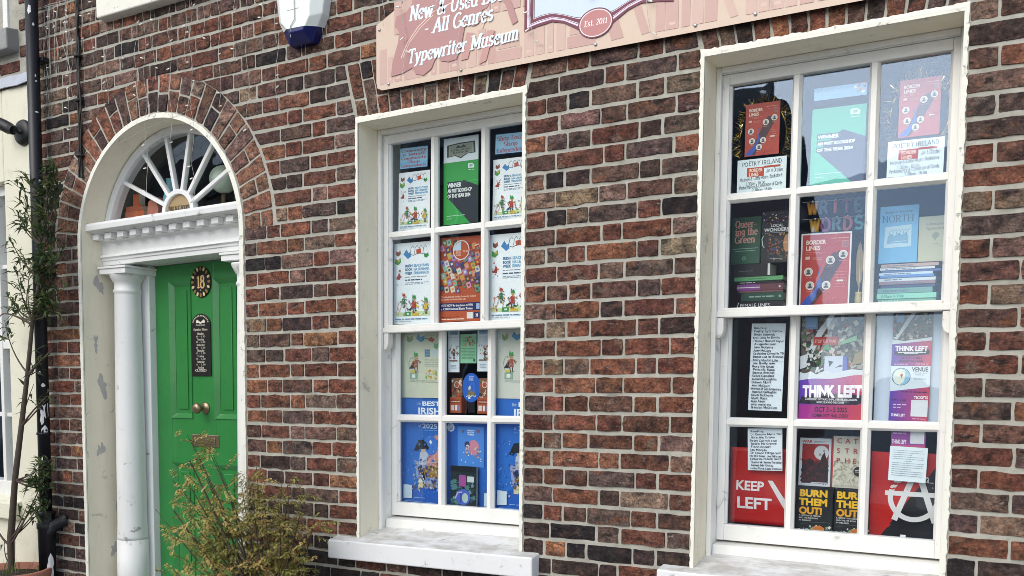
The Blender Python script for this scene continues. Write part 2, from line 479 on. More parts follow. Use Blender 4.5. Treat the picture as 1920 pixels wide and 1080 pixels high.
G = {  # advance, strokes, serif positions
    'A': (.80, [L(.05, 0, .40, 1), L(.40, 1, .75, 0), L(.19, .36, .61, .36)], [(.05, 0), (.75, 0)]),
    'B': (.72, [L(.14, 0, .14, 1), L(.14, 1, .36, 1) + arc(.36, .76, .24, .24, 90, -90) + L(.14, .52), L(.14, .52, .38, .52) + arc(.38, .26, .27, .26, 90, -90) + L(.14, 0)], [(.1, 0), (.1, 1)]),
    'C': (.74, [arc(.42, .5, .36, .5, 50, 310, 16)], []),
    'D': (.78, [L(.14, 0, .14, 1), L(.14, 1, .32, 1) + arc(.32, .5, .38, .5, 90, -90, 12) + L(.14, 0)], [(.1, 0), (.1, 1)]),
    'E': (.66, [L(.14, 0, .14, 1), L(.14, 1, .58, 1, .58, .86), L(.14, .52, .48, .52), L(.14, 0, .60, 0, .60, .16)], [(.1, 0), (.1, 1)]),
    'F': (.62, [L(.14, 0, .14, 1), L(.14, 1, .56, 1, .56, .86), L(.14, .52, .46, .52)], [(.14, 0), (.1, 1)]),
    'G': (.80, [arc(.42, .5, .36, .5, 50, 345, 16), L(.76, .38, .76, .08), L(.52, .42, .84, .42)], []),
    'H': (.84, [L(.14, 0, .14, 1), L(.70, 0, .70, 1), L(.14, .52, .70, .52)], [(.14, 0), (.14, 1), (.70, 0), (.70, 1)]),
    'I': (.38, [L(.19, 0, .19, 1)], [(.19, 0), (.19, 1)]),
    'J': (.5, [L(.34, 1, .34, .2) + arc(.18, .2, .16, .2, 0, -150)], [(.34, 1)]),
    'K': (.78, [L(.14, 0, .14, 1), L(.68, 1, .16, .45), L(.30, .58, .70, 0)], [(.14, 0), (.14, 1), (.7, 0), (.66, 1)]),
    'L': (.62, [L(.14, 0, .14, 1), L(.14, 0, .58, 0, .58, .18)], [(.14, 1), (.1, 0)]),
    'M': (.98, [L(.14, 0, .14, 1), L(.14, 1, .49, .2), L(.49, .2, .84, 1), L(.84, 1, .84, 0)], [(.14, 0), (.84, 0), (.1, 1), (.88, 1)]),
    'N': (.84, [L(.14, 0, .14, 1), L(.14, 1, .70, 0), L(.70, 0, .70, 1)], [(.14, 0), (.10, 1), (.70, 1)]),
    'O': (.84, [arc(.42, .5, .36, .5, 90, 450, 20)], []),
    'P': (.68, [L(.14, 0, .14, 1), L(.14, 1, .36, 1) + arc(.36, .73, .26, .27, 90, -90) + L(.14, .46)], [(.14, 0), (.1, 1)]),
    'Q': (.84, [arc(.42, .5, .36, .5, 90, 450, 20), L(.46, .2, .78, -.14)], []),
    'R': (.76, [L(.14, 0, .14, 1), L(.14, 1, .36, 1) + arc(.36, .75, .25, .25, 90, -90) + L(.14, .5), L(.36, .5, .70, 0)], [(.14, 0), (.1, 1), (.7, 0)]),
    'S': (.64, [arc(.33, .75, .22, .25, 30, 270, 10) + arc(.33, .25, .25, .25, 90, -150, 10)], []),
    'T': (.74, [L(.37, 0, .37, 1), L(.05, .84, .05, 1, .69, 1, .69, .84)], [(.37, 0)]),
    'U': (.82, [L(.14, 1, .14, .3) + arc(.41, .3, .27, .3, 180, 360) + L(.68, .3, .68, 1)], [(.14, 1), (.68, 1)]),
    'V': (.78, [L(.05, 1, .39, 0), L(.39, 0, .73, 1)], [(.05, 1), (.73, 1)]),
    'W': (1.1, [L(.05, 1, .30, 0), L(.30, 0, .55, .9), L(.55, .9, .80, 0), L(.80, 0, 1.05, 1)], [(.05, 1), (1.05, 1)]),
    'X': (.76, [L(.08, 1, .68, 0), L(.68, 1, .08, 0)], []),
    'Y': (.74, [L(.05, 1, .37, .48, .37, 0), L(.69, 1, .37, .48)], [(.37, 0), (.05, 1), (.69, 1)]),
    'Z': (.7, [L(.08, 1, .62, 1, .08, 0, .62, 0)], []),
    'a': (.60, [arc(.28, .48, .19, .2, 150, 0, 6) + L(.47, .48, .47, 0), arc(.26, .2, .2, .2, 70, 340, 10) + L(.47, .15)], [(.51, 0)]),
    'b': (.64, [L(.13, 0, .13, 1), arc(.33, .34, .23, .34, 160, -160, 14)], [(.1, 1)]),
    'c': (.54, [arc(.31, .34, .24, .34, 50, 310, 12)], []),
    'd': (.66, [L(.51, 0, .51, 1), arc(.30, .34, .23, .34, 20, 340, 14)], [(.46, 1), (.54, 0)]),
    'e': (.58, [L(.09, .36, .50, .36) + arc(.30, .36, .22, .32, 0, 180, 8) + arc(.31, .32, .23, .32, 180, 320, 8)], []),
    'f': (.42, [L(.18, 0, .18, .76) + arc(.34, .78, .16, .22, 180, 60, 5), L(.03, .66, .38, .66)], [(.18, 0)]),
    'g': (.62, [arc(.28, .40, .21, .28, 0, 360, 14), L(.50, .66, .50, -.06) + arc(.29, -.06, .21, .2, 0, -150, 8)], []),
    'h': (.68, [L(.14, 0, .14, 1), arc(.34, .44, .2, .24, 170, 0, 8) + L(.54, .44, .54, 0)], [(.14, 0), (.10, 1), (.54, 0)]),
    'i': (.34, [L(.17, 0, .17, .68), L(.17, .84, .17, .98)], [(.17, 0), (.13, .67)]),
    'j': (.32, [L(.18, .68, .18, -.1) + arc(.05, -.1, .13, .14, 0, -120, 5), L(.18, .84, .18, .98)], []),
    'k': (.64, [L(.14, 0, .14, 1), L(.54, .68, .16, .3), L(.26, .4, .56, 0)], [(.14, 0), (.10, 1), (.56, 0)]),
    'l': (.34, [L(.17, 0, .17, 1)], [(.17, 0), (.13, 1)]),
    'm': (1.0, [L(.14, 0, .14, .68), arc(.32, .44, .18, .24, 170, 0, 7) + L(.50, .44, .50, 0), arc(.68, .44, .18, .24, 170, 0, 7) + L(.86, .44, .86, 0)], [(.14, 0), (.10, .67), (.50, 0), (.86, 0)]),
    'n': (.68, [L(.14, 0, .14, .68), arc(.34, .44, .2, .24, 170, 0, 8) + L(.54, .44, .54, 0)], [(.14, 0), (.10, .67), (.54, 0)]),
    'o': (.62, [arc(.31, .34, .24, .34, 90, 450, 16)], []),
    'p': (.66, [L(.14, -.3, .14, .68), arc(.34, .34, .23, .34, 160, -160, 14)], [(.14, -.3), (.10, .67)]),
    'q': (.64, [L(.50, -.3, .50, .68), arc(.29, .34, .22, .34, 20, 340, 14)], [(.5, -.3)]),
    'r': (.50, [L(.15, 0, .15, .68), arc(.36, .42, .21, .26, 170, 60, 6)], [(.15, 0), (.11, .67)]),
    's': (.52, [arc(.26, .51, .16, .17, 30, 270, 8) + arc(.26, .17, .18, .17, 90, -150, 8)], []),
    't': (.42, [L(.19, .92, .19, .18) + arc(.33, .18, .14, .18, 180, 300, 5), L(.04, .66, .38, .66)], []),
    'u': (.68, [L(.13, .68, .13, .24) + arc(.33, .24, .2, .24, 180, 350, 8), L(.53, .68, .53, 0)], [(.10, .67), (.50, .67), (.57, 0)]),
    'v': (.60, [L(.06, .68, .30, 0), L(.30, 0, .54, .68)], [(.06, .67), (.54, .67)]),
    'w': (.88, [L(.05, .68, .24, 0), L(.24, 0, .44, .62), L(.44, .62, .63, 0), L(.63, 0, .82, .68)], [(.05, .67), (.82, .67)]),
    'x': (.6, [L(.08, .68, .52, 0), L(.52, .68, .08, 0)], []),
    'y': (.62, [L(.07, .68, .31, .02), L(.55, .68, .25, -.2, .08, -.28)], [(.07, .67), (.55, .67)]),
    'z': (.54, [L(.08, .68, .46, .68, .08, 0, .46, 0)], []),
    '0': (.64, [arc(.32, .5, .24, .5, 90, 450, 18)], []), '1': (.46, [L(.08, .8, .26, 1, .26, 0)], [(.26, 0)]),
    '2': (.6, [arc(.3, .73, .22, .27, 160, -30, 8) + L(.06, 0, .54, 0)], []),
    '3': (.6, [arc(.28, .76, .22, .24, 140, -90, 8) + arc(.28, .26, .25, .26, 90, -140, 8)], []),
    '4': (.62, [L(.42, 0, .42, 1, .05, .3, .58, .3)], []), '5': (.6, [L(.5, 1, .14, 1, .11, .56) + arc(.28, .32, .24, .32, 120, -140, 10)], []),
    '6': (.62, [arc(.32, .3, .24, .3, 90, 450, 14), L(.1, .36, .18, .75, .44, 1)], []), '7': (.58, [L(.06, 1, .52, 1, .2, 0)], []),
    '8': (.62, [arc(.31, .76, .2, .24, 90, 450, 14), arc(.31, .27, .25, .27, 90, 450, 14)], []), '9': (.62, [arc(.3, .7, .23, .3, 90, 450, 14), L(.53, .66, .42, .2, .2, 0)], []),
    '&': (.90, [L(.82, 0, .24, .72) + arc(.36, .82, .14, .17, 200, -20, 8) + L(.50, .74, .18, .40) + arc(.32, .22, .22, .22, 150, 300, 7) + L(.62, .14, .80, .48)], [(.8, .48)]),
    '-': (.5, [L(.08, .36, .42, .36)], []), '.': (.28, [L(.12, .0, .12, .14)], []), ',': (.28, [L(.14, .1, .08, -.14)], []),
    ':': (.28, [L(.12, 0, .12, .14), L(.12, .5, .12, .64)], []), "'": (.2, [L(.1, .8, .1, 1)], []), '!': (.3, [L(.15, 1, .15, .3), L(.15, 0, .15, .14)], []),
    '/': (.4, [L(.02, -.1, .36, 1)], []), ' ': (.36, [], []),
}


def strip(pts, wfun):
    """flat ribbon along a polyline -> (verts, quads)"""
    out = []
    P2 = [pts[0]]
    for p in pts[1:]:
        if abs(p[0] - P2[-1][0]) + abs(p[1] - P2[-1][1]) > 1e-4: P2.append(p)
    n = len(P2)
    if n < 2: return [], []
    vs = []
    for i, p in enumerate(P2):
        a = P2[max(i - 1, 0)]; b = P2[min(i + 1, n - 1)]
        dx, dy = b[0] - a[0], b[1] - a[1]
        d = math.hypot(dx, dy) or 1
        dx, dy = dx / d, dy / d
        w = wfun(dx, dy) / 2
        ex = 0.0
        if i == 0: ex = -w * .3
        if i == n - 1: ex = w * .3
        vs += [(p[0] - dy * w + dx * ex, p[1] + dx * w + dy * ex), (p[0] + dy * w + dx * ex, p[1] - dx * w + dy * ex)]
    return vs, [(2 * i + 1, 2 * i + 3, 2 * i + 2, 2 * i) for i in range(n - 1)]


def stroke_text(s, thick, thin, serif, jit=0.0, space=.04, seed=0):
    rr = random.Random(seed)
    out, x = [], 0.0
    for ch in s:
        adv, strokes, serifs = G.get(ch, G.get(ch.lower(), G['-']))
        jx, jy, js = rr.uniform(-jit, jit), rr.uniform(-jit, jit), 1 + rr.uniform(-jit, jit)
        for st in strokes:
            vs, fs = strip(st, lambda dx, dy: thin + (thick - thin) * abs(dy))
            if vs: out.append(([(x + a * js + jx, b * js + jy) for a, b in vs], fs))
        if serif:
            for sx, sy in serifs:
                y0 = sy if sy < .05 else sy - serif
                if sy < -.1: y0 = sy
                w = thick / 2 + .09
                out.append(([(x + sx - w, y0), (x + sx + w, y0), (x + sx + w, y0 + serif), (x + sx - w, y0 + serif)], [(0, 1, 2, 3)]))
        x += adv + space
    return out, x - space


def sans_text(s, bold):
    key = (s, bold)
    if key not in FONT_CACHE:
        cu = bpy.data.curves.new('lettering', 'FONT')
        cu.body = s
        cu.offset = bold
        cu.resolution_u = 3
        ob = bpy.data.objects.new('lettering', cu)
        me = ob.to_mesh()
        vs = [(v.co.x, v.co.y) for v in me.vertices]
        fs = [tuple(p.vertices) for p in me.polygons]
        ob.to_mesh_clear()
        bpy.data.objects.remove(ob); bpy.data.curves.remove(cu)
        sc = 1 / .73
        vs = [(a * sc, b * sc) for a, b in vs]
        w = max([a for a, b in vs], default=0)
        FONT_CACHE[key] = ([(vs, fs)], w)
    return FONT_CACHE[key]


class Print:
    """flat ink on a sheet: x to the right, y up, both 0..1 of the sheet; every mark lies a hair above the last"""
    def __init__(s, w, h):
        s.w, s.h, s.y = w, h, -.00035
        s.b = MB()

    def put(s, pts, faces, c, dy=2.5e-5):
        if s.w != 1 and (min(min(p) for p in pts) < 0 or max(max(p) for p in pts) > 1):   # trim at the sheet's edge
            vs, fs = [], []
            for f in faces:
                q = [pts[i] for i in f]
                for ax, lim, sg in ((0, 0, 1), (0, 1, -1), (1, 0, 1), (1, 1, -1)):
                    o = []
                    for i in range(len(q)):
                        a, b = q[i], q[(i + 1) % len(q)]
                        da, db = (a[ax] - lim) * sg, (b[ax] - lim) * sg
                        if da >= 0: o.append(a)
                        if da * db < 0:
                            t = da / (da - db); o.append((a[0] + (b[0] - a[0]) * t, a[1] + (b[1] - a[1]) * t))
                    q = o
                    if not q: break
                if len(q) > 2:
                    fs.append(tuple(range(len(vs), len(vs) + len(q)))); vs += q
            pts, faces = vs, fs
            if not fs: return
        s.b.add([(x * s.w, s.y, z * s.h) for x, z in pts], faces, lin(c))
        s.y -= dy

    def r(s, x0, y0, x1, y1, c): s.put([(x0, y0), (x1, y0), (x1, y1), (x0, y1)], [(0, 1, 2, 3)], c)

    def poly(s, pts, c): s.put(pts, [tuple(range(len(pts)))], c)

    def el(s, cx, cy, rx, ry, c, n=18):
        s.poly([(cx + rx * math.cos(2 * math.pi * i / n), cy + ry * math.sin(2 * math.pi * i / n)) for i in range(n)], c)

    def dot(s, cx, cy, rx, c, n=16): s.el(cx, cy, rx, rx * s.w / s.h, c, n)

    def rot(s, cx, cy, w, h, a, c):
        k = s.w / s.h
        ca, sa = math.cos(a), math.sin(a)
        s.poly([(cx + x * ca - y * sa, cy + (x * sa + y * ca) * k) for x, y in ((-w / 2, -h / 2), (w / 2, -h / 2), (w / 2, h / 2), (-w / 2, h / 2))], c)

    def line(s, pts, w, c):      # width as part of the sheet's width
        k = s.h / s.w
        vs, fs = strip([(x, y * k) for x, y in pts], lambda dx, dy: w)
        if vs: s.put([(x, y / k) for x, y in vs], fs, c)

    def t(s, txt, x, y, h, c, font='sans', al='l', bold=.0, wid=None, shear=0.0, seed=1, rise=0.0):
        if font == 'sans': parts, tw = sans_text(txt, bold)
        elif font == 'serif': parts, tw = stroke_text(txt, .17 + bold, .075 + bold * .5, .075)
        elif font == 'light': parts, tw = stroke_text(txt, .13, .05, .05)
        else: parts, tw = stroke_text(txt, .10 + bold, .09 + bold, 0, jit=.07, seed=seed)
        H = h * s.h
        sx = H if wid is None else wid * s.w / max(tw, 1e-6)
        ox = x * s.w - (0 if al == 'l' else tw * sx / 2 if al == 'c' else tw * sx)
        for vs, fs in parts:
            s.b.add([(ox + (a + b * shear) * sx, s.y, y * s.h + b * H + rise * a * sx) for a, b in vs], fs, lin(c))
            s.y -= 6e-6
        s.y -= 2e-5

    def greek(s, x0, y, x1, h, c, seed=0, gap=.02):
        rr = random.Random(seed * 7 + 3)
        x = x0
        while x < x1 - .01:
            w = min(rr.uniform(.05, .16), x1 - x)
            s.r(x, y, x + w, y + h, c)
            x += w + gap

    def build(s, parent, name='print', mat='print'):
        return s.b.build(name, M[mat], parent)


def sheet(name, label, cat, x0, x1, z0, z1, y, col, draw=None, thick=.0008, tilt=0.0, group=None, mat='print', curl=0.0):
    w, h = x1 - x0, z1 - z0
    b = MB()
    b.box(0, w, 0, thick, 0, h, lin(col))
    o = b.build(name, M[mat])
    o.location = (x0, y, z0)
    o.rotation_euler = (rnd.uniform(-.006, .006), tilt, rnd.uniform(-.012, .012))
    tag(o, label, cat, group)
    if draw:
        p = Print(w, h)
        draw(p)
        p.build(o)
    return o


def book(name, label, x0, x1, z0, z1, y, thick, col, draw=None, lean=0.0, tilt=0.0, pages='#d9d3c2'):
    """upright book, cover to the street"""
    w, h = x1 - x0, z1 - z0
    root = empty(name, (x0, y, z0))
    root.rotation_euler = (-lean, tilt, 0)
    tag(root, label, 'book')
    c = MB()
    c.box(0, w, 0, .002, 0, h, lin(col))
    c.box(0, w, thick - .002, thick, 0, h, lin(col))
    c.box(-.0005, .002, .002, thick - .002, .0005, h - .0005, lin(col))
    cover = c.build('cover', M['print'], root, bevel=.0007, segs=1)
    MB().box(.003, w - .003, .0022, thick - .0022, .003, h - .003, lin(pages)).build('pages', M['print'], root)
    if draw:
        p = Print(w, h); draw(p); p.build(cover)
    return root


def flat_book(name, label, x0, x1, z0, z1, y, depth, col, txt=None, tcol='#ffffff', font='sans', rot=0.0, group=None, marks=None):
    """book lying in a pile, spine to the street"""
    w, h = x1 - x0, z1 - z0
    root = empty(name, (x0, y, z0))
    root.rotation_euler = (0, 0, rot)
    tag(root, label, 'book', group)
    c = MB()
    c.box(0, w, 0, .002, 0, h, lin(col))
    c.box(0, w, .002, depth, 0, .002, lin(col))
    c.box(0, w, .002, depth, h - .002, h, lin(col))
    cover = c.build('cover', M['print'], root, bevel=.0009, segs=1)
    MB().box(.003, w - .003, .003, depth - .004, .0022, h - .0022, lin('#ddd6c5')).build('pages', M['print'], root)
    p = Print(w, h)
    if marks: marks(p)
    if txt: p.t(txt, .08, .28, .45, tcol, font)
    if p.b.f: p.build(cover)
    return root

# ------------------------------------------------------------------ the ground
def structure(name, b, mat):
    o = b.build(name, M[mat]); o['kind'] = 'structure'; return o


structure('pavement', MB().box(-60, 60, -2.2, .6, -.3, 0), 'pave')
structure('kerb', MB().box(-60, 60, -2.36, -2.2, -.3, .004), 'kerb')
structure('road', MB().box(-60, 60, -9.2, -2.36, -.4, -.115), 'road')
structure('far_pavement', MB().box(-60, 60, -12.0, -9.2, -.4, 0), 'pave')
structure('ground', MB().box(-400, 400, -500, 300, -.6, -.42), 'pave')

# ------------------------------------------------------------------ the bookshop: wall and bricks
shop = tag(empty('bookshop_building'), 'dark red brick terraced bookshop with green door and two white sash windows', 'building')
W2, W1 = -0.7175, -2.342            # window centres
OPEN = .430                          # half width of a window opening
DOOR, ZC, RI, RE = -4.148, 2.345, .645, .866
XL, XR, ZTOP = -5.19, 1.7, 4.05
DZ = {W2: 0.0, W1: -.024}
SH = {W2: .004, W1: .013}


def wall_mesh():
    b = MB()
    wins = [(W1 - OPEN - .012, W1 + OPEN + .012, .82, 2.79), (W2 - OPEN - .012, W2 + OPEN + .012, .82, 2.81)]
    xs = sorted({XL, XR, DOOR - RI, DOOR + RI, *[w[0] for w in wins], *[w[1] for w in wins]})
    zs = sorted({-.05, .82, 2.79, 2.81, ZC, ZC + RI + .02, ZTOP})
    for i in range(len(xs) - 1):
        for j in range(len(zs) - 1):
            xm, zm = (xs[i] + xs[i + 1]) / 2, (zs[j] + zs[j + 1]) / 2
            if any(w[0] < xm < w[1] and w[2] < zm < w[3] for w in wins): continue
            if abs(xm - DOOR) < RI and zm < ZC + RI + .02: continue
            b.add([(xs[i], 0, zs[j]), (xs[i + 1], 0, zs[j]), (xs[i + 1], 0, zs[j + 1]), (xs[i], 0, zs[j + 1])], [(0, 1, 2, 3)])
    n = 40
    top = ZC + RI + .02
    for i in range(n):
        a, c = math.pi * i / n, math.pi * (i + 1) / n
        p = [(DOOR + RI * math.cos(t), ZC + RI * math.sin(t)) for t in (a, c)]
        b.add([(p[0][0], 0, p[0][1]), (p[0][0], 0, top), (p[1][0], 0, top), (p[1][0], 0, p[1][1])], [(0, 1, 2, 3)])
    b.box(XL, XR, .001, .28, ZTOP - .02, ZTOP)          # wall head
    return b.build('wall', M['mortar'], shop)


wall = wall_mesh()

TINTS = [((.205, .092, .068), 20), ((.26, .108, .072), 15), ((.175, .102, .083), 17), ((.155, .112, .102), 13), ((.25, .178, .142), 10),
         ((.090, .062, .058), 8), ((.45, .22, .12), 5), ((.35, .16, .10), 12), ((.33, .25, .18), 5), ((.045, .040, .044), 2.5), ((.30, .195, .165), 9)]


def pick_tint(x, z):
    w = [t[1] for t in TINTS]
    low = max(0, min(1, (1.12 - z) / .32)) if x > -4.7 else max(0, min(1, (1.0 - z) / .3))
    if z > 2.3:
        w[6] *= .5; w[7] *= .5
        w[0] *= .7; w[1] *= .5; w[2] *= 1.5; w[3] *= 1.7; w[5] *= 1.2
    if 1.0 < z < 2.0:
        w[0] *= 1.3; w[1] *= 1.7; w[7] *= 1.5; w[3] *= .6
    w[9] += low * 130; w[5] += low * 80
    if low > .2: w[6] *= .3; w[7] *= .3; w[1] *= .4
    c = rnd.choices([t[0] for t in TINTS], w)[0]
    k = rnd.uniform(.8, 1.22)
    return tuple(min(.5, v * k * rnd.uniform(.94, 1.06)) for v in c) + ((.3,) if c[0] < .1 else (1.0,))


def brick_geo(q, tint):
    """q: four corners (x, z), counter-clockwise from lower left, already without the joints"""
    ring = []
    for i in range(4):
        a, b, p = Vector(q[i]), Vector(q[(i + 1) % 4]), Vector(q[i - 1])
        e, e0 = b - a, a - p
        ch = rnd.uniform(.0012, .0045)
        ring.append(a - e0.normalized() * min(ch, e0.length * .2))
        ring.append(a + e.normalized() * min(ch, e.length * .2))
        k = 3 if e.length > .14 else 2 if e.length > .075 else 1
        for j in range(1, k + 1):
            t = j / (k + 1) + rnd.uniform(-.06, .06)
            nrm = Vector((e.y, -e.x)).normalized()
            ring.append(a + e * t + nrm * rnd.gauss(0, .0018))
    n = len(ring)
    cx = sum(p.x for p in ring) / n; cz = sum(p.y for p in ring) / n
    proud = rnd.uniform(.002, .0065)
    slope_x, slope_z = rnd.gauss(0, .012), rnd.gauss(0, .02)
    vs = [(p.x, -proud + (p.x - cx) * slope_x + (p.y - cz) * slope_z, p.y) for p in ring]
    vs += [(cx + (p.x - cx) * 1.012 + math.copysign(.0016, p.x - cx), .003, cz + (p.y - cz) * 1.012 + math.copysign(.0016, p.y - cz)) for p in ring]
    vs.append((cx + rnd.uniform(-.02, .02), -proud - rnd.uniform(0, .0025), cz + rnd.uniform(-.008, .008)))
    fs = [(i, (i + 1) % n, 2 * n) for i in range(n)] + [(i, n + i, n + (i + 1) % n, (i + 1) % n) for i in range(n)]
    fs = [tuple(f) for f in fs]
    return vs, fs, (cx, cz), tint


def project(x, y, z):
    d = Vector((x, y, z)) - CAM
    w = d.dot(_f)
    return 960 + F_PX * d.dot(_r) / w, CY_PX - F_PX * d.dot(_u) / w, w


def tiltz(x): return .0105 * min(0.0, x + 1.15)


PITCHZ, BED, PERP = .075, .0170, .0120
SK = .063                              # splay of the flat arches over .26 m


def blocked(z, zm):
    """intervals along the wall taken by openings at height z, as (left, right)"""
    out = []
    for w in (W1, W2):
        zb, zt = .80 + DZ[w], 2.797 + DZ[w]
        if zb < zm < zt: out.append((w - OPEN - .014, w + OPEN + .014))
        elif zt <= zm < zt + .262:
            k = (max(z, zt) - zt) / .262 * SK
            out.append((w - OPEN - .01 - k, w + OPEN + .01 + k))
    if zm < ZC: out.append((DOOR - RI - .006, DOOR + RI + .006))
    elif zm < ZC + RE:
        h = math.sqrt(max(.004, RE * RE - max(0, z - ZC) ** 2))
        out.append((DOOR - h, DOOR + h))
    return sorted(out)


BRICKS = []
for c in range(-17, 37):
    ztop = 2.7565 - PITCHZ * c
    zmid = ztop - PITCHZ / 2
    odd = c % 2
    # joint positions of the Flemish bond
    joints = []
    x = -1.5075 - .3 * 14 + (0 if odd else .15)
    while x < XR + .5:
        joints += [x - .051, x + .051]; x += .3
    right = ([-.18, .02, .12, .32, .42, .62, .72, .92, 1.02, 1.22, 1.32, 1.52, 1.62] if odd else [-.092, .01, .2, .3, .5, .6, .8, .9, 1.1, 1.2, 1.4, 1.5])
    joints = [j for j in joints if j < -.30] + right if zmid < 2.8 else joints
    joints = sorted(j + rnd.gauss(0, .006) for j in joints)
    zl, zh = zmid - PITCHZ / 2 + BED / 2, zmid + PITCHZ / 2 - BED / 2
    free, cur = [], XL + .005
    bl, bh, bm = blocked(zl, zmid), blocked(zh, zmid), blocked(zmid, zmid)
    for iv in bm:
        il = min(bl, key=lambda t: abs(t[0] - iv[0])) if bl else iv
        ih = min(bh, key=lambda t: abs(t[0] - iv[0])) if bh else iv
        if abs(il[0] - iv[0]) > .6: il = iv
        if abs(ih[0] - iv[0]) > .6: ih = iv
        if iv[0] > cur: free.append((cur, iv[0], cur_s if cur > XL + .01 else (cur, cur), (il[0], ih[0])))
        cur = iv[1]; cur_s = (il[1], ih[1])
    free.append((cur, XR, cur_s if cur > XL + .01 else (cur, cur), (XR, XR)))
    for a, b2, sa, sb in free:
        js = [j for j in joints if max(a, *sa) + .05 < j < min(b2, *sb) - .05]
        edge = [a] + js + [b2]
        # queen closers: long bricks next to a jamb on the header courses are halved
        if not odd and -1.95 < a < -1.85 and zmid < 2.8 and len(edge) > 1 and edge[1] - edge[0] > .16:
            edge.insert(1, (edge[0] + edge[1]) / 2)
        for i in range(len(edge) - 1):
            x0, x1 = edge[i], edge[i + 1]
            if x1 - x0 < .03: continue
            l0, l1 = (sa if i == 0 else (x0, x0)); r0, r1 = (sb if i == len(edge) - 2 else (x1, x1))
            gl = PERP / 2 * rnd.uniform(.7, 1.3); gr = PERP / 2 * rnd.uniform(.7, 1.3)
            up, dn = rnd.gauss(0, .0012), rnd.gauss(0, .0012)
            t0, t1 = tiltz(x0), tiltz(x1)
            q = [(l0 + gl, zl + dn + t0), (r0 - gr, zl + dn + t1), (r1 - gr, zh + up + t1), (l1 + gl, zh + up + t0)]
            if q[1][0] - q[0][0] < .02 or q[2][0] - q[3][0] < .02: continue
            BRICKS.append(brick_geo(q, pick_tint((x0 + x1) / 2, zmid)))

# the bricks that show largest stand as single pieces, the rest are one part
scored = []
for g in BRICKS:
    xs = [v[0] for v in g[0]]; zs = [v[2] for v in g[0]]
    pts = [project(x, 0, z)[:2] for x, z in ((min(xs), min(zs)), (max(xs), min(zs)), (max(xs), max(zs)), (min(xs), max(zs)))]
    ar = abs(sum(pts[i][0] * pts[(i + 1) % 4][1] - pts[(i + 1) % 4][0] * pts[i][1] for i in range(4))) / 2
    px, py = project(g[2][0], 0, g[2][1])[:2]
    hidden = (-2.6 < g[2][0] < -.5 and g[2][1] > 2.9) or (abs(g[2][0] - W1) < .5 and g[2][1] < .75)
    scored.append((ar if 4 < px < 1916 and 4 < py < 1076 and not hidden else ar * .001, g))
scored.sort(key=lambda t: -t[0])
for ar, g in scored[:300]:
    b = MB(); b.add(g[0], g[1], g[3])
    b.build('brick', M['brick'], wall, origin=(g[2][0], 0, g[2][1]))
b = MB()
for ar, g in scored[300:]: b.add(g[0], g[1], g[3])
b.build('brickwork', M['brick'], wall)['kind'] = 'stuff'


def voussoir(q, name='arch_brick'):
    c = (sum(p[0] for p in q) / 4, sum(p[1] for p in q) / 4)
    g = brick_geo(q, tuple(min(1, v * (1.25 if name == 'arch_brick' else 1)) for v in pick_tint(*c)) if rnd.random() > (.35 if name == 'arch_brick' else .1) else (.40 * rnd.uniform(.8, 1.2), .21, .145))
    b = MB(); b.add(g[0], g[1], g[3])
    return b.build(name, M['brick'], wall, origin=(g[2][0], 0, g[2][1]))


def polar(r, a): return (DOOR + r * math.cos(a), ZC + r * math.sin(a))


NV = 29
for i in range(NV):
    a0, a1 = math.pi * i / NV, math.pi * (i + 1) / NV
    parts = [(RI + .012, RE - .025)] if i % 2 else [(RI + .012, RI + .112), (RI + .124, RE - .025)]
    if i % 2 and rnd.random() < .25: parts = [(RI + .012, RI + .095), (RI + .108, RE - .025)]
    for r0, r1 in parts:
        d0, d1 = .0072 / r0, .0072 / r1
        voussoir([polar(r0, a1 - d0), polar(r0, a0 + d0), polar(r1, a0 + d1), polar(r1, a1 - d1)])
for w in (W1, W2):
    zt, n = 2.797 + DZ[w], 14
    for i in range(n):
        parts = ((0, .17), (.182, .252)) if i % 2 else ((0, .088), (.10, .252))
        for h0, h1 in parts:
            q = []
            for h, e in ((h0, 0), (h0, 1), (h1, 1), (h1, 0)):
                half = OPEN + .004 + SK * h / .262
                x = w - half + 2 * half * (i + e) / n + (.0058 if e == 0 else -.0058)
                q.append((x, zt + .012 + h + SH[w] * (x - w)))
            voussoir(q, 'lintel_brick')


# ------------------------------------------------------------------ sash windows
def ragged(b, pts_in, out_w, y0, y1, jit, step=.03, shear=None):
    """painted plaster arris round an opening: straight inside, ragged outside; pts_in is an open line, the outside lies to its left"""
    P = []
    for i in range(len(pts_in) - 1):
        a, c = Vector(pts_in[i]), Vector(pts_in[i + 1])
        n = max(1, int((c - a).length / step))
        for k in range(n): P.append((a + (c - a) * k / n, a, c))
    P.append((Vector(pts_in[-1]), Vector(pts_in[-2]), Vector(pts_in[-1])))
    inn, out = [], []
    for k, (p, a, c) in enumerate(P):
        d = (c - a).normalized(); nrm = Vector((-d.y, d.x))
        if k and (P[k - 1][2] - P[k - 1][1]).normalized().dot(d) < .5:
            d0 = (P[k - 1][2] - P[k - 1][1]).normalized(); nrm = nrm + Vector((-d0.y, d0.x))
        inn.append(p); out.append(p + nrm * (out_w + rnd.gauss(0, jit)))
    for k in range(len(P) - 1):
        q = [inn[k], out[k], out[k + 1], inn[k + 1]]
        vs = [(v.x, y0 + (0 if j in (0, 3) else .002), v.y) for j, v in enumerate(q)] + [(v.x, y1, v.y) for v in q]
        b.add(vs, [(3, 2, 1, 0), (4, 5, 6, 7), (1, 2, 6, 5), (3, 0, 4, 7), (0, 1, 5, 4), (2, 3, 7, 6)])


def bar_v(b, x, z0, z1, y, w=.037):
    b.prism_z([(x - w / 2, y + .016), (x - .009, y), (x + .009, y), (x + w / 2, y + .016), (x + w / 2, y + .03), (x - w / 2, y + .03)], z0, z1)


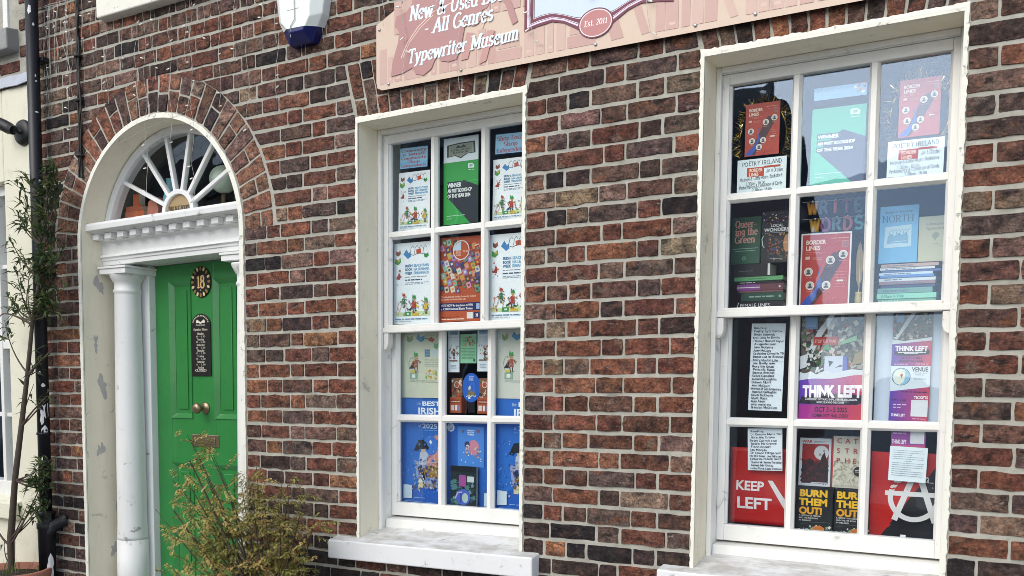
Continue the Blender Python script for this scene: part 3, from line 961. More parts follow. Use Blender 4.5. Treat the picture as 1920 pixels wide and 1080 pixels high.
def bar_h(b, z, x0, x1, y, w=.037):
    b.prism_x([(y + .016, z + w / 2), (y, z + .009), (y, z - .009), (y + .016, z - w / 2), (y + .03, z - w / 2), (y + .03, z + w / 2)][::-1], x0, x1)


def sash_window(cx):
    dz, sh = DZ[cx], SH[cx]
    mk = lambda: MB(sh, cx)
    zt, zb = 2.797 + dz, .90 + dz
    # masonry reveal and its ragged painted edge
    b = mk()
    b.box(cx - OPEN - .012, cx - OPEN, -.003, .15, zb - .06, zt + .012)
    b.box(cx + OPEN, cx + OPEN + .012, -.003, .15, zb - .06, zt + .012)
    b.box(cx - OPEN, cx + OPEN, -.003, .15, zt, zt + .012)
    b.build('plaster_reveal', M['cream'], shop)
    b = mk()
    ragged(b, [(cx - OPEN, zb - .05), (cx - OPEN, zt + .011), (cx + OPEN, zt + .011), (cx + OPEN, zb - .05)], .0145, -.0105, -.001, .0017, step=.012)
    b.box(cx - OPEN, cx + OPEN, -.0102, -.0015, zt, zt + .0112)
    b.build('reveal_edge', M['lip'], shop)
    # box frame
    b = mk()
    for s in (-1, 1):
        xa, xb = sorted((cx + s * .4175, cx + s * .45))
        b.box(xa, xb, .150, .30, zb - .02, zt + .02)
        xa, xb = sorted((cx + s * .411, cx + s * .4295))
        b.box(xa, xb, .133, .152, zb, zt - .0005)
    b.box(cx - .4175, cx + .4175, .1505, .30, zt - .022, zt + .02)
    b.box(cx - .4105, cx + .4105, .1335, .150, zt - .02, zt - .0005)
    fr = b.build('sash_window', M['white'], shop, bevel=.003)
    b = mk()
    b.prism_x([(.168, .905 + dz), (.30, .905 + dz), (.30, .972 + dz), (.176, .966 + dz)], cx - .417, cx + .417)
    b.build('timber_sill', M['white'], fr, bevel=.003)
    cols = [(-.386, -.153), (-.1165, .1165), (.153, .386)]
    for nm, y, zs, top, bot in (('upper_sash', .158, (2.735, 2.332, 2.294, 1.893), 2.774, 1.857), ('lower_sash', .222, (1.860, 1.469, 1.431, 1.042), 1.897, .978)):
        zs = [z + dz for z in zs]; top += dz; bot += dz
        b = mk()
        for s in (-1, 1):
            xa, xb = sorted((cx + s * .386, cx + s * .417))
            b.box(xa, xb, y, y + .04, bot, top)
            # glazing mould on the stile
            b.prism_z([(cx + s * .386, y + .004), (cx + s * .378, y + .016), (cx + s * .378, y + .03), (cx + s * .386, y + .03)][::s], zs[3], zs[0])
        b.box(cx - .386, cx + .386, y + .0005, y + .04, zs[0], top)
        yr = y - (.008 if nm == 'upper_sash' else 0)
        b.box(cx - .386, cx + .386, yr + .0005, y + .04, bot, zs[3])
        if nm == 'upper_sash':
            b.box(cx - .4168, cx + .4168, yr, y - .0005, bot + .001, zs[3] - .012)
            for s in (-1, 1):          # horns
                pr = [(.4165, bot - .0005), (.4165, bot - .078), (.405, bot - .080), (.392, bot - .070), (.3865, bot - .052), (.3865, bot - .0005)]
                pl = [(cx + s * x, z) for x, z in pr]
                if s < 0: pl = pl[::-1]
                b.prism_y(pl[::-1], y - .002, y + .038)
        sash = b.build(nm, M['white'], fr, bevel=.0028)
        for x in (-.135, .135):
            b = mk(); bar_v(b, cx + x, zs[3], zs[0], y + .004)
            b.build('glazing_bar', M['white'], fr)
        b = mk(); bar_h(b, (zs[1] + zs[2]) / 2, cx - .386, cx + .386, y + .0055)
        b.build('glazing_bar', M['white'], fr)
        for c0, c1 in cols:
            for r0, r1 in ((zs[0], zs[1]), (zs[2], zs[3])):
                b = mk()
                tl = rnd.uniform(-.0012, .0012); tv = rnd.uniform(-.0016, .0016)
                x0, x1, z0, z1 = cx + c0 - .006, cx + c1 + .006, r1 - .006, r0 + .006
                g = y + .024
                b.add([(x0, g - tl - tv, z0), (x1, g + tl - tv, z0), (x1, g + tl + tv, z1), (x0, g - tl + tv, z1)] + [(x0, g + .003 - tl - tv, z0), (x1, g + .003 + tl - tv, z0), (x1, g + .003 + tl + tv, z1), (x0, g + .003 - tl + tv, z1)],
                      [(0, 1, 2, 3), (7, 6, 5, 4), (1, 0, 4, 5), (2, 1, 5, 6), (3, 2, 6, 7), (0, 3, 7, 4)])
                b.build('pane', M['glass'], fr)
    # stone sill
    b = MB(.022 if cx == W1 else .006, cx)
    zf = (.866 if cx == W1 else .892)
    b.prism_x([(-.066, zf - .088), (.2, zf - .088), (.2, zf + .04), (.15, zf + .036), (-.066, zf)], cx - (.574 if cx == W1 else .557), cx + (.524 if cx == W1 else .557))
    b.build('window_sill', M['sillwhite'], shop, bevel=.007, segs=3)
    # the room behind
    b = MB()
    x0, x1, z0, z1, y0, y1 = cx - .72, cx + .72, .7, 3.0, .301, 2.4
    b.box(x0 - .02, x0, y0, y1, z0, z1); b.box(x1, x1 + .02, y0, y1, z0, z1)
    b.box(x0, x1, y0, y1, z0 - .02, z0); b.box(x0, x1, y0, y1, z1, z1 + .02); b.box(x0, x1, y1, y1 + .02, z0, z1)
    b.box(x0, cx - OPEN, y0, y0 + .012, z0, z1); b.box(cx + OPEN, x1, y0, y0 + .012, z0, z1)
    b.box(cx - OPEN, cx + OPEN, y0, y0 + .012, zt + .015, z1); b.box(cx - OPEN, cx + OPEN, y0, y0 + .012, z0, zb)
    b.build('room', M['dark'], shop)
    b = MB().box(cx - OPEN, cx + OPEN, .3005, .62, zb + .09, zb + .117 + (.0 if cx == W2 else 0))
    b.build('window_board', M['wood'], shop, bevel=.003)
    return fr


for w in (W1, W2): sash_window(w)
# shelf across the right window behind its meeting rails
MB().box(W2 - .44, W2 + .44, .275, .50, 1.876, 1.897).build('display_shelf', M['wood'], shop, bevel=.002)

# sill of the window above the door
b = MB()
b.prism_x([(-.065, 3.525), (.1, 3.515), (.1, 3.66), (-.065, 3.63)], -4.51, -3.25)
b.build('upper_window_sill', M['lip'], shop, bevel=.008, segs=3)

# ------------------------------------------------------------------ doorway
DS = .02
b = MB()
RV = .622
b.ring(DOOR, ZC, RV, RI, -.003, .19, 0, math.pi, 48)
b.box(DOOR - RI, DOOR - RV, -.003, .37, 0, ZC)
b.box(DOOR + RV, DOOR + RI, -.003, .37, 0, ZC)
rev = b.build('door_reveal', M['cream'], shop)
b = MB()
line = [(DOOR - RV, .02), (DOOR - RV, ZC)] + [polar(RV, math.pi - math.pi * i / 48) for i in range(1, 48)] + [(DOOR + RV, ZC), (DOOR + RV, .02)]
ragged(b, line, .026, -.011, -.001, .0012, step=.016)
b.build('arch_edge', M['lip'], shop)
# peeled plaster on the left reveal
pe = [(.10, 2.14, .035, .055), (.075, 1.80, .02, .05), (.11, 1.56, .035, .075), (.09, 1.19, .025, .055), (.2, .80, .02, .12), (.17, .60, .035, .05), (.13, 2.66, .012, .03)]
for y, z, ry, rz in pe[:6]:
    n = 23
    ph = rnd.uniform(0, 6)
    pts = []
    for k in range(n):
        a = 2 * math.pi * k / n
        q = .62 + .28 * math.sin(2 * a + ph) + .16 * math.sin(5 * a + ph * 2) + rnd.uniform(-.14, .14)
        pts.append((DOOR - RV + .0012, y + ry * math.cos(a) * q * 1.2, z + rz * math.sin(a) * q * 1.2))
    b = MB(); b.add(pts + [(p[0] - .003, p[1], p[2]) for p in pts] + [(DOOR - RV + .0012, y, z)], [(i, (i + 1) % n, 2 * n) for i in range(n)] + [(i, n + i, n + (i + 1) % n, (i + 1) % n) for i in range(n)], (.45, .44, .43))
    b.build('bare_patch', M['tint'], rev)

case = MB(DS, DOOR)
# entablature profile (y, z)
case.prism_x([(.37, 2.262), (.37, 2.484), (.022, 2.484), (.018, 2.470), (.020, 2.444), (.052, 2.440), (.060, 2.432), (.10, 2.4305), (.10, 2.394), (.118, 2.390), (.128, 2.380),
              (.130, 2.326), (.118, 2.320), (.112, 2.306), (.124, 2.302), (.126, 2.288), (.132, 2.286), (.134, 2.262)][::-1], DOOR - RV + .001, DOOR + RV - .001)
doorcase = case.build('doorcase', M['doorwhite'], shop, bevel=.002)
for i in range(12):
    x = -4.735 + .1065 * i
    MB(DS, DOOR).box(x - .026, x + .026, .062, .0995, 2.398, 2.4305).build('dentil', M['doorwhite'], doorcase, bevel=.002)
for s in (-1, 1):
    cx, cy = DOOR + s * .492, .195
    b = MB()
    prof = [(.0865, .6645), (.0855, .68), (.0845, .70), (.084, .72), (.0835, .735), (.0825, .76)]
    prof += [(.0825 - .011 * t ** 1.6, .76 + 1.32 * t) for t in [k / 8 for k in range(1, 9)]]
    prof += [(.0715, 2.09), (.077, 2.096), (.077, 2.108), (.072, 2.114), (.0715, 2.150), (.078, 2.156), (.090, 2.178), (.100, 2.197), (.101, 2.206)]
    col = b.lathe(cx, cy, prof, 32).build('column', M['doorwhite'], doorcase, smooth=True)
    MB().lathe(cx, cy, [(.09, .25), (.0885, .663)], 32).build('plinth', M['doorwhite'], col, smooth=True)
    zz = 2.2065 + DS * s * .492
    b = MB()
    b.box(cx - .113, cx + .113, cy - .100, cy + .14, zz, zz + .030); b.box(cx - .12, cx + .12, cy - .108, cy + .14, zz + .0301, zz + .0425)
    b.build('abacus', M['doorwhite'], col, bevel=.002)
    xa, xb = sorted((DOOR + s * .391, DOOR + s * .470))
    MB().box(xa, xb, .262, .37, .25, 2.2615 + DS * s * .43).build('door_jamb', M['doorwhite'], doorcase, bevel=.004)
    xa, xb = sorted((DOOR + s * .4705, DOOR + s * (RV - .001)))
    MB().box(xa, xb, .29, .37, .25, 2.2615 + DS * s * .55).build('side_panel', M['doorwhite'], doorcase, bevel=.003)
# fanlight
ZF = 2.505
b = MB(DS, DOOR)
a0 = math.asin((ZF - ZC) / .60)
b.ring(DOOR, ZC, .578, RV - .001, .135, .20, a0 - .02, math.pi - a0 + .02, 40)
fan = b.build('fanlight', M['doorwhite'], doorcase)
b = MB(DS, DOOR); b.box(DOOR - .6, DOOR + .6, .14, .20, 2.4845, ZF); b.build('transom', M['doorwhite'], doorcase)
for k in range(1, 7):
    a = math.pi * k / 7
    ca, sa = math.cos(a), math.sin(a)
    # the spoke runs from the hub to the frame's circle
    B = 2 * sa * (ZF - ZC); C2 = (ZF - ZC) ** 2 - .585 ** 2
    r1 = (-B + math.sqrt(B * B - 4 * C2)) / 2
    p0, p1 = (DOOR + .12 * ca, ZF + .12 * sa), (DOOR + r1 * ca, ZF + r1 * sa)
    wdt = .0105
    q = [(p0[0] + sa * wdt, p0[1] - ca * wdt), (p1[0] + sa * wdt, p1[1] - ca * wdt), (p1[0] - sa * wdt, p1[1] + ca * wdt), (p0[0] - sa * wdt, p0[1] + ca * wdt)]
    MB(DS, DOOR).prism_y(q, .148, .176).build('spoke', M['doorwhite'], doorcase, bevel=.003)
b = MB(DS, DOOR); b.ring(DOOR, ZF, .100, .126, .142, .18, 0, math.pi, 20); b.build('hub', M['doorwhite'], doorcase, bevel=.003)
b = MB(DS, DOOR)
pl = [(DOOR + .0995 * math.cos(math.pi * i / 20), ZF + .0995 * math.sin(math.pi * i / 20)) for i in range(21)]
b.prism_y(pl, .158, .170, lin('#a08a66'))
hub = b.build('hub_panel', M['tint'], doorcase)
p = Print(.16, .05); p.t('VILLAGE BOOKS', .0, .1, .55, '#2a2622', 'serif', wid=1.0)
o = p.build(doorcase, 'hub_lettering'); o.location = (DOOR - .08, .1565, ZF + .006)
b = MB(DS, DOOR)
pl = [(DOOR + .582 * math.cos(a0 + (math.pi - 2 * a0) * i / 32), ZC + .582 * math.sin(a0 + (math.pi - 2 * a0) * i / 32)) for i in range(33)]
b.prism_y(pl, .163, .167)
b.build('fanlight_pane', M['oldglass'], doorcase)
# hallway behind the fanlight
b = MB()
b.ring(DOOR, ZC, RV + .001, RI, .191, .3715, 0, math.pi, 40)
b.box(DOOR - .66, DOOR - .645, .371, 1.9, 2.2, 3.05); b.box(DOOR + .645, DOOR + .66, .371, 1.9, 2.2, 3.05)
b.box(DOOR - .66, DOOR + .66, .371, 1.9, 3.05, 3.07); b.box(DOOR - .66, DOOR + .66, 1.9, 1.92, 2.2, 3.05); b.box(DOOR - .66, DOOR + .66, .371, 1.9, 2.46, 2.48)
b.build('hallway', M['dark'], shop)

# the door
b = MB(DS * .5, DOOR)
DY = .305
x = [DOOR - .3895, -4.412, -4.243, -4.053, -3.884, DOOR + .3895]
for xa, xb in ((x[0], x[1]), (x[2], x[3]), (x[4], x[5])): b.box(xa, xb, DY, .345, .27, 2.258)
for xa, xb in ((x[1], x[2]), (x[3], x[4])):
    for za, zb in ((2.155, 2.258), (1.115, 1.385), (.27, .45)): b.box(xa, xb, DY + .0003, .345, za, zb)
door = b.build('door', M['green'], shop, bevel=.002)
for xa, xb in ((x[1], x[2]), (x[3], x[4])):
    for za, zb in ((1.385, 2.155), (.45, 1.115)):
        b = MB(DS * .5, DOOR)
        b.box(xa, xb, DY + .016, .34, za, zb)
        b.box(xa + .045, xb - .045, DY + .009, DY + .0165, za + .045, zb - .045)
        b.build('panel', M['green'], door, bevel=.004)
        m = .022
        b = MB(DS * .5, DOOR)
        for (p0, p1, p2, p3) in (((xa - .006, za - .006), (xb + .006, za - .006), (xb - m, za + m), (xa + m, za + m)), ((xa - .006, zb + .006), (xa + m, zb - m), (xb - m, zb - m), (xb + .006, zb + .006)),
                                 ((xa - .006, za - .006), (xa + m, za + m), (xa + m, zb - m), (xa - .006, zb + .006)), ((xb + .006, za - .006), (xb + .006, zb + .006), (xb - m, zb - m), (xb - m, za + m))):
            q = [p0, p1, p2, p3]
            outer = {0, 1} if q[0][1] == q[1][1] else {0, 3}
            ys = []
            for v in q:
                on = v[0] in (xa - .006, xb + .006) and v[1] in (za - .006, zb + .006)
                ys.append(DY - .006 if on else DY + .014)
            b.add([(v[0], yy, v[1]) for v, yy in zip(q, ys)] + [(v[0], DY + .017, v[1]) for v in q], [(0, 1, 2, 3), (0, 4, 5, 1), (1, 5, 6, 2), (2, 6, 7, 3), (3, 7, 4, 0)])
        b.build('moulding', M['green'], door)
b = MB()
b.lathe(-4.135, 1.44, [(.034, DY - .001), (.034, DY - .005), (.026, DY - .010), (.012, DY - .013), (.011, DY - .036), (.022, DY - .044), (.030, DY - .056), (.031, DY - .066), (.026, DY - .076), (.012, DY - .082)], 24, axis='y')
b.build('door_knob', M['brass'], door, smooth=True)
b = MB()
b.box(-4.246, -4.030, DY - .007, DY - .0005, 1.219, 1.288)
lb = b.build('letterbox', M['brass'], door, bevel=.003)
MB().box(-4.222, -4.054, DY - .0115, DY - .007, 1.234, 1.273).build('letter_flap', M['brass'], lb, bevel=.003)
structure('doorstep', MB().box(DOOR - .70, DOOR + .70, -.35, .4, 0, .135), 'stone')
MB().box(DOOR - RV + .002, DOOR + RV - .002, .02, .42, .135, .262).build('threshold', M['stone'], shop, bevel=.006)

# plates screwed to the door
num = empty('number_plate', (-4.15, DY - .001, 2.147))
tag(num, 'oval black house number plate reading 18 on the green door', 'number plate')
oval = [(.079 * math.cos(2 * math.pi * i / 40), .087 * math.sin(2 * math.pi * i / 40)) for i in range(40)]
MB().prism_y(oval, -.007, 0, lin('#141008')).build('plate', M['tint'], num, bevel=.002)
p = Print(1, 1); p.y = -.0076
for i in range(16):
    a = 2 * math.pi * i / 16
    p.put([(.066 * math.cos(a) + .0125 * math.cos(t) * math.cos(a) - .008 * math.sin(t) * math.sin(a), .074 * math.sin(a) + .0125 * math.cos(t) * math.sin(a) + .008 * math.sin(t) * math.cos(a)) for t in [2 * math.pi * k / 8 for k in range(8)]], [tuple(range(8))], '#d8c494' if i % 2 else '#8a7038')
p.t('18', 0, -.034, .068, '#d9b77e', 'serif', 'c', bold=.05, wid=.062)
p.dot(0, -.046, .003, '#c9bfa5')
p.build(num, 'numeral')
hrs = empty('opening_hours_plate', (-4.157, DY - .001, 1.62))
tag(hrs, 'tall arched black opening hours plate in the middle of the green door', 'sign')
pl = [(-.077, 0), (.077, 0), (.077, .285)] + [(.077 * math.cos(math.pi * i / 16), .285 + .066 * math.sin(math.pi * i / 16)) for i in range(1, 16)] + [(-.077, .285)]
MB().prism_y(pl, -.006, 0, lin('#10100f')).build('plate', M['tint'], hrs, bevel=.0015)
p = Print(1, 1); p.y = -.0066
for i in range(13):
    a = math.pi * (.12 + .76 * i / 12)
    p.rot(.064 * math.cos(a), .285 + .054 * math.sin(a), .008, .008, a, '#b9b4a2')
for s in (-1, 1): p.poly([(0, .303), (s * .028, .318), (s * .036, .309), (s * .034, .297), (s * .018, .299), (0, .293)], '#d6d2c6')
p.t('Bookshop', 0, .283, .009, '#bdb8a8', 'serif', 'c', wid=.07)
p.t('Opening Times', 0, .256, .012, '#d0cabb', 'serif', 'c', wid=.112)
for i, d in enumerate(('Monday', 'Tuesday', 'Wednesday', 'Thursday', 'Friday', 'Saturday', 'Sunday')):
    z = .232 - i * .0315
    p.t(d, 0, z, .0115, '#cfc9ba', 'serif', 'c', wid=.05 + .004 * (len(d) - 6))
    if i < 6: p.t('11 - 5.30', 0, z - .014, .0088, '#c4bfb1', 'serif', 'c', wid=.074)
p.t('CLOSED', 0, .026, .012, '#d8d3c8', 'serif', 'c', wid=.09)
p.build(hrs, 'lettering')

# ------------------------------------------------------------------ the neighbour on the left
nb = tag(empty('neighbouring_house', (-7, 0, 0)), 'cream rendered house with brick upper storey beside the black downpipe', 'building')


def nbuild(b, name, mat, parent=nb, **k):
    b.v = [(x + 7, y, z) for x, y, z in b.v] if parent is nb else b.v
    return b.build(name, M[mat], parent, **k)


b = MB()
NX, NW, NZ0, NZ1 = -5.135, -5.452, .86, 2.765
b.box(NW, NX, -.022, .10, -.05, 3.30); b.box(-9, NW, -.022, .10, NZ1, 3.30); b.box(-9, NW, -.022, .10, -.05, NZ0); b.box(-9, -6.45, -.022, .10, NZ0, NZ1)
nbuild(b, 'rendered_wall', 'render', bevel=.008)
b = MB(); b.box(-9, XL, 0, .1, 3.301, ZTOP)
nwall = nbuild(b, 'upper_wall', 'mortar')
for c in range(0, 10):
    x = XL - (.0 if c % 2 else .10)
    z = 3.385 + .075 * c
    first = True
    k = 0
    while x > -6.2:
        w = .1 if (k + c) % 2 else .2
        q = [(x - w + .007, z + .008), (x - .007, z + .008), (x - .007, z + .067), (x - w + .007, z + .067)]
        if not (q[0][0] < -5.31 and z > 3.44): 
            g = brick_geo([(a + 7, bb) for a, bb in q], pick_tint(x, 3))
            bb = MB(); bb.add(g[0], g[1], g[3]); bb.build('brick', M['brick'], nwall, origin=(g[2][0], 0, g[2][1]))
        x -= w; k += 1
b = MB()
pr = []
for i in range(30):
    xa = NX + .01 - i * .13
    b.add([(xa, -.045 + rnd.uniform(-.006, .006), 3.300 + rnd.uniform(-.008, .008)), (xa - .13, -.045, 3.30 + rnd.uniform(-.008, .008)), (xa - .13, -.012, 3.372), (xa, -.012, 3.372 + rnd.uniform(-.004, .004))], [(3, 2, 1, 0)])
fl = nbuild(b, 'lead_flashing', 'lead')
sm = fl.modifiers.new('thickness', 'SOLIDIFY'); sm.thickness = .005
# its ground floor window
b = MB()
b.box(-5.52, NW, .04, .16, NZ0, NZ1); b.box(-6.45, -6.38, .04, .16, NZ0, NZ1); b.box(-6.38, -5.52, .04, .16, NZ1 - .06, NZ1); b.box(-6.38, -5.52, .041, .16, NZ0, NZ0 + .10); b.box(-6.38, -5.52, .05, .16, 1.78, 1.835)
nf = nbuild(b, 'window_frame', 'white', bevel=.004)
b = MB(); b.box(-5.66, -5.63, .045, .15, NZ0, NZ1); b.box(-6.38, -5.52, .06, .14, 1.36, 1.385); b.box(-6.38, -5.52, .06, .14, 2.27, 2.295)
nbuild(b, 'glazing_bar', 'white', bevel=.003)
nbuild(MB().box(-6.4, -5.5, .098, .102, NZ0, NZ1), 'pane', 'glass')
b = MB(); b.box(-6.5, -5.44, .161, 1.0, NZ0 - .05, NZ0); b.box(-6.5, -5.44, .161, 1.0, NZ1, NZ1 + .05); b.box(-6.5, -5.44, 1.0, 1.05, NZ0, NZ1); b.box(-5.45, -5.40, .161, 1.0, NZ0, NZ1); b.box(-6.5, -6.46, .161, 1.0, NZ0, NZ1)
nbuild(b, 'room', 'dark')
b = MB(); b.prism_x([(-.07, .745), (.05, .745), (.05, .872), (-.07, .845)], -6.55, -5.372)
nbuild(b, 'window_sill', 'render', bevel=.008)
b = MB(); b.prism_x([(-.075, 3.50), (.09, 3.50), (.09, 3.645), (-.075, 3.62)], -6.55, -5.30)
nbuild(b, 'upper_window_sill', 'stone', bevel=.008)
b = MB(); b.box(-5.43, -5.385, -.012, .08, 3.646, ZTOP); nbuild(b, 'upper_window_frame', 'white', bevel=.004)

# black cast downpipe between the houses
PX, PY = -5.055, -.075
dp = tag(empty('downpipe', (PX, PY, 0)), 'tall black drainpipe with paint splashes between the brick shop and cream house', 'drainpipe')
b = MB(); b.lathe(0, 0, [(.034, .80), (.034, ZTOP)], 20)
b.build('pipe', M['black'], dp, smooth=True)
for z, r in ((3.9, .041), (1.28, .040), (1.12, .038)):
    MB().lathe(0, 0, [(r - .004, z - .008), (r, z - .004), (r, z + .004), (r - .004, z + .008)], 20).build('collar', M['black'], dp, smooth=True)
b = MB(); b.lathe(0, 0, [(.045, .44), (.048, .72), (.053, .725), (.053, .755), (.047, .76), (.047, .80), (.052, .805), (.052, .825), (.036, .83)], 20)
sk = b.build('socket', M['black'], dp, smooth=True)
b = MB(); b.tube([(.015, .0, .70), (.045, .02, .745), (.065, .045, .765), (.075, .07, .77)], [.036, .036, .038, .038], 14)
b.build('inlet_branch', M['black'], dp, smooth=True)
b = MB(); b.lathe(0, 0, [(.043, .0), (.043, .435)], 20); b.build('lower_pipe', M['black'], dp, smooth=True)
for z in (2.2, 3.4):
    b = MB(); b.box(-.055, .055, .02, .07, z - .012, z + .012); b.build('bracket', M['black'], dp, bevel=.003)
va = math.atan2(CAM.y - PY, CAM.x - PX)
for z, ry, rz, da in ((3.66, .010, .028, -.35), (3.58, .006, .012, .2), (3.30, .004, .01, .3), (3.27, .006, .006, .4), (3.10, .010, .005, .35), (2.72, .007, .008, .5), (1.42, .03, .05, .2), (1.37, .012, .045, -.2), (1.30, .02, .03, .15), (1.12, .006, .03, -.4), (1.05, .006, .02, -.5), (.98, .008, .02, -.45), (.52, .02, .06, .3), (.47, .012, .04, .5), (2.35, .006, .009, .1), (1.63, .008, .01, -.4), (1.56, .012, .012, .1)):
    n = 9; a0 = va + da
    rr = .0345 if z > .8 else .0485
    pts = []
    for k in range(n):
        t = 2 * math.pi * k / n
        aa = a0 + ry / rr * math.cos(t) * rnd.uniform(.6, 1.2)
        pts.append((rr * math.cos(aa), rr * math.sin(aa), z + rz * math.sin(t) * rnd.uniform(.6, 1.2)))
    cen = (rr * 1.01 * math.cos(a0), rr * 1.01 * math.sin(a0), z)
    b = MB(); b.add(pts + [cen], [(i, (i + 1) % n, n) for i in range(n)], (.75, .77, .78))
    b.build('paint_splash', M['tint'], dp)

# black spotlight on the cream wall
lamp = tag(empty('wall_spotlight', (-5.235, -.022, 3.025)), 'small black spotlight on a round base high on the cream wall', 'wall lamp')
b = MB(); b.lathe(0, 0, [(.072, 0), (.074, -.012), (.066, -.024), (.04, -.030)], 28, axis='y'); b.build('base', M['blackplastic'], lamp, smooth=True)
b = MB(); b.tube([(0, -.02, .0), (-.012, -.055, .005), (-.03, -.075, .012)], [.016, .015, .016], 12); b.build('arm', M['blackplastic'], lamp, smooth=True)
b = MB(); b.tube([(.012, -.075, -.004), (-.02, -.08, .010), (-.06, -.085, .030), (-.105, -.09, .046), (-.112, -.09, .049)], [.026, .034, .034, .036, .030], 18); b.build('lamp_head', M['blackplastic'], lamp, smooth=True)

# cable bundle down the brickwork to the arch
cb = tag(empty('cable_bundle', (-4.735, -.012, 2.72)), 'bundle of black cables running down the bricks to the door arch', 'cable')
for k, (r, ph, am) in enumerate(((.0075, 0, .006), (.006, 2.1, .012), (.005, 4.0, .014), (.004, 5.2, .017))):
    pts = [(am * math.sin(z * 9 + ph) + .004 * math.sin(z * 31 + ph * 2) + (k - 1.5) * .006, -.004 * math.cos(z * 7 + ph) - .004 * k, z) for z in [1.33 * i / 44 for i in range(45)]]
    MB().tube(pts, r, 7).build('cable', M['cable'], cb, smooth=True)
for z in (.12, .42, .66, 1.0):
    MB().lathe(0, -.006, [(.022, z - .006), (.024, z), (.022, z + .006)], 12).build('cable_tie', M['cable'], cb)
wh = tag(empty('white_wire', (DOOR - RV, .03, 2.50)), 'thin white wire loosely stapled inside the left foot of the door arch', 'wire')
MB().tube([(.002, -.02, .12), (.012, .03, .05), (.016, .09, .035), (.012, .15, .03)], .003, 6).build('wire', M['lip'], wh, smooth=True)
MB().tube([(.004, -.03, .10), (.008, -.02, .02), (.01, .0, -.03), (.03, .03, -.045)], .003, 6).build('wire', M['lip'], wh, smooth=True)

# intruder alarm
al = tag(empty('alarm_box', (-3.075, 0, 3.15)), 'white burglar alarm box with dark blue base fixed to the bricks', 'alarm')
outer = [(-.07, .005), (.07, .005), (.135, .12), (.15, .22), (.13, .36), (.06, .42), (-.06, .42), (-.13, .36), (-.15, .22), (-.135, .12)]
inner = [(-.028, .045), (.05, .045), (.088, .10), (.096, .21), (.084, .34), (.04, .38), (-.04, .38), (-.08, .34), (-.094, .21), (-.082, .10)]


def bell(lo, hi):
    def cut(poly):
        out = []
        n = len(poly)
        for i in range(n):
            a, c = poly[i], poly[(i + 1) % n]
            ina, inc = lo <= a[1] <= hi, lo <= c[1] <= hi
            if ina: out.append(a)
            for lv in sorted((lo, hi), key=lambda v: abs(v - a[1])):
                if (a[1] - lv) * (c[1] - lv) < 0:
                    t = (lv - a[1]) / (c[1] - a[1]); out.append((a[0] + (c[0] - a[0]) * t, lv))
        return out
    return cut(outer), cut(inner)


b = MB()
n = len(outer)
b.add([(x, -.002, z) for x, z in outer] + [(x * .98, -.045, z) for x, z in outer] + [(x, -.088, z) for x, z in inner],
      [(i, (i + 1) % n, n + (i + 1) % n, n + i) for i in range(n)] + [(n + i, n + (i + 1) % n, 2 * n + (i + 1) % n, 2 * n + i) for i in range(n)] + [tuple(2 * n + i for i in range(n))])
me = b.build('housing', M['bell'], al)
me.data.materials.append(M['bellblue'])
import bmesh
bm = bmesh.new(); bm.from_mesh(me.data)
bmesh.ops.bisect_plane(bm, geom=bm.verts[:] + bm.edges[:] + bm.faces[:], plane_co=(0, 0, .076), plane_no=(0.04, -.12, 1))
for f in bm.faces:
    c = f.calc_center_median()
    f.material_index = 1 if c.z + .04 * c.x - .12 * c.y < .0762 else 0
bm.to_mesh(me.data); bm.free()
bv = me.modifiers.new('bevel', 'BEVEL'); bv.width = .004; bv.segments = 2; bv.limit_method = 'ANGLE'; bv.angle_limit = R(20)
b = MB(); b.tube([(.0, -.092, .36), (.005, -.093, .10), (-.02, -.092, .075), (-.03, -.08, .03)], .0022, 6); b.build('lead', M['wire'], al)
MB().box(-.045, .03, -.0895, -.0882, .148, .1495).build('seam', M['wire'], al)

# ------------------------------------------------------------------ the fascia sign
SX, SZ, SY = -1.577, 2.882, -.032
sg = tag(empty('shop_sign', (SX, SY, SZ)), 'large pink bookshop sign board with typewriter print and maroon open book', 'sign')
prof = [(-1.035, 0), (1.035, 0), (1.062, .012), (1.068, .035), (1.068, .283), (.90, .362), (.62, .53), (.32, .64), (0, .68)]
out = prof[:8] + [(0, .68)] + [(-x, z) for x, z in prof[::-1][1:] if True]
out = [(x, z) for i, (x, z) in enumerate(out) if i == 0 or (x, z) != out[i - 1]]
if out[-1] == out[0]: out = out[:-1]
MB().prism_y(out, 0, .004, lin('#d1bba9')).build('board', M['print'], sg)
p = Print(1, 1); p.y = -.0006
rr = random.Random(5)


def inside(x, z): return z < .32 or z < .32 + (1.05 - abs(x)) * .62


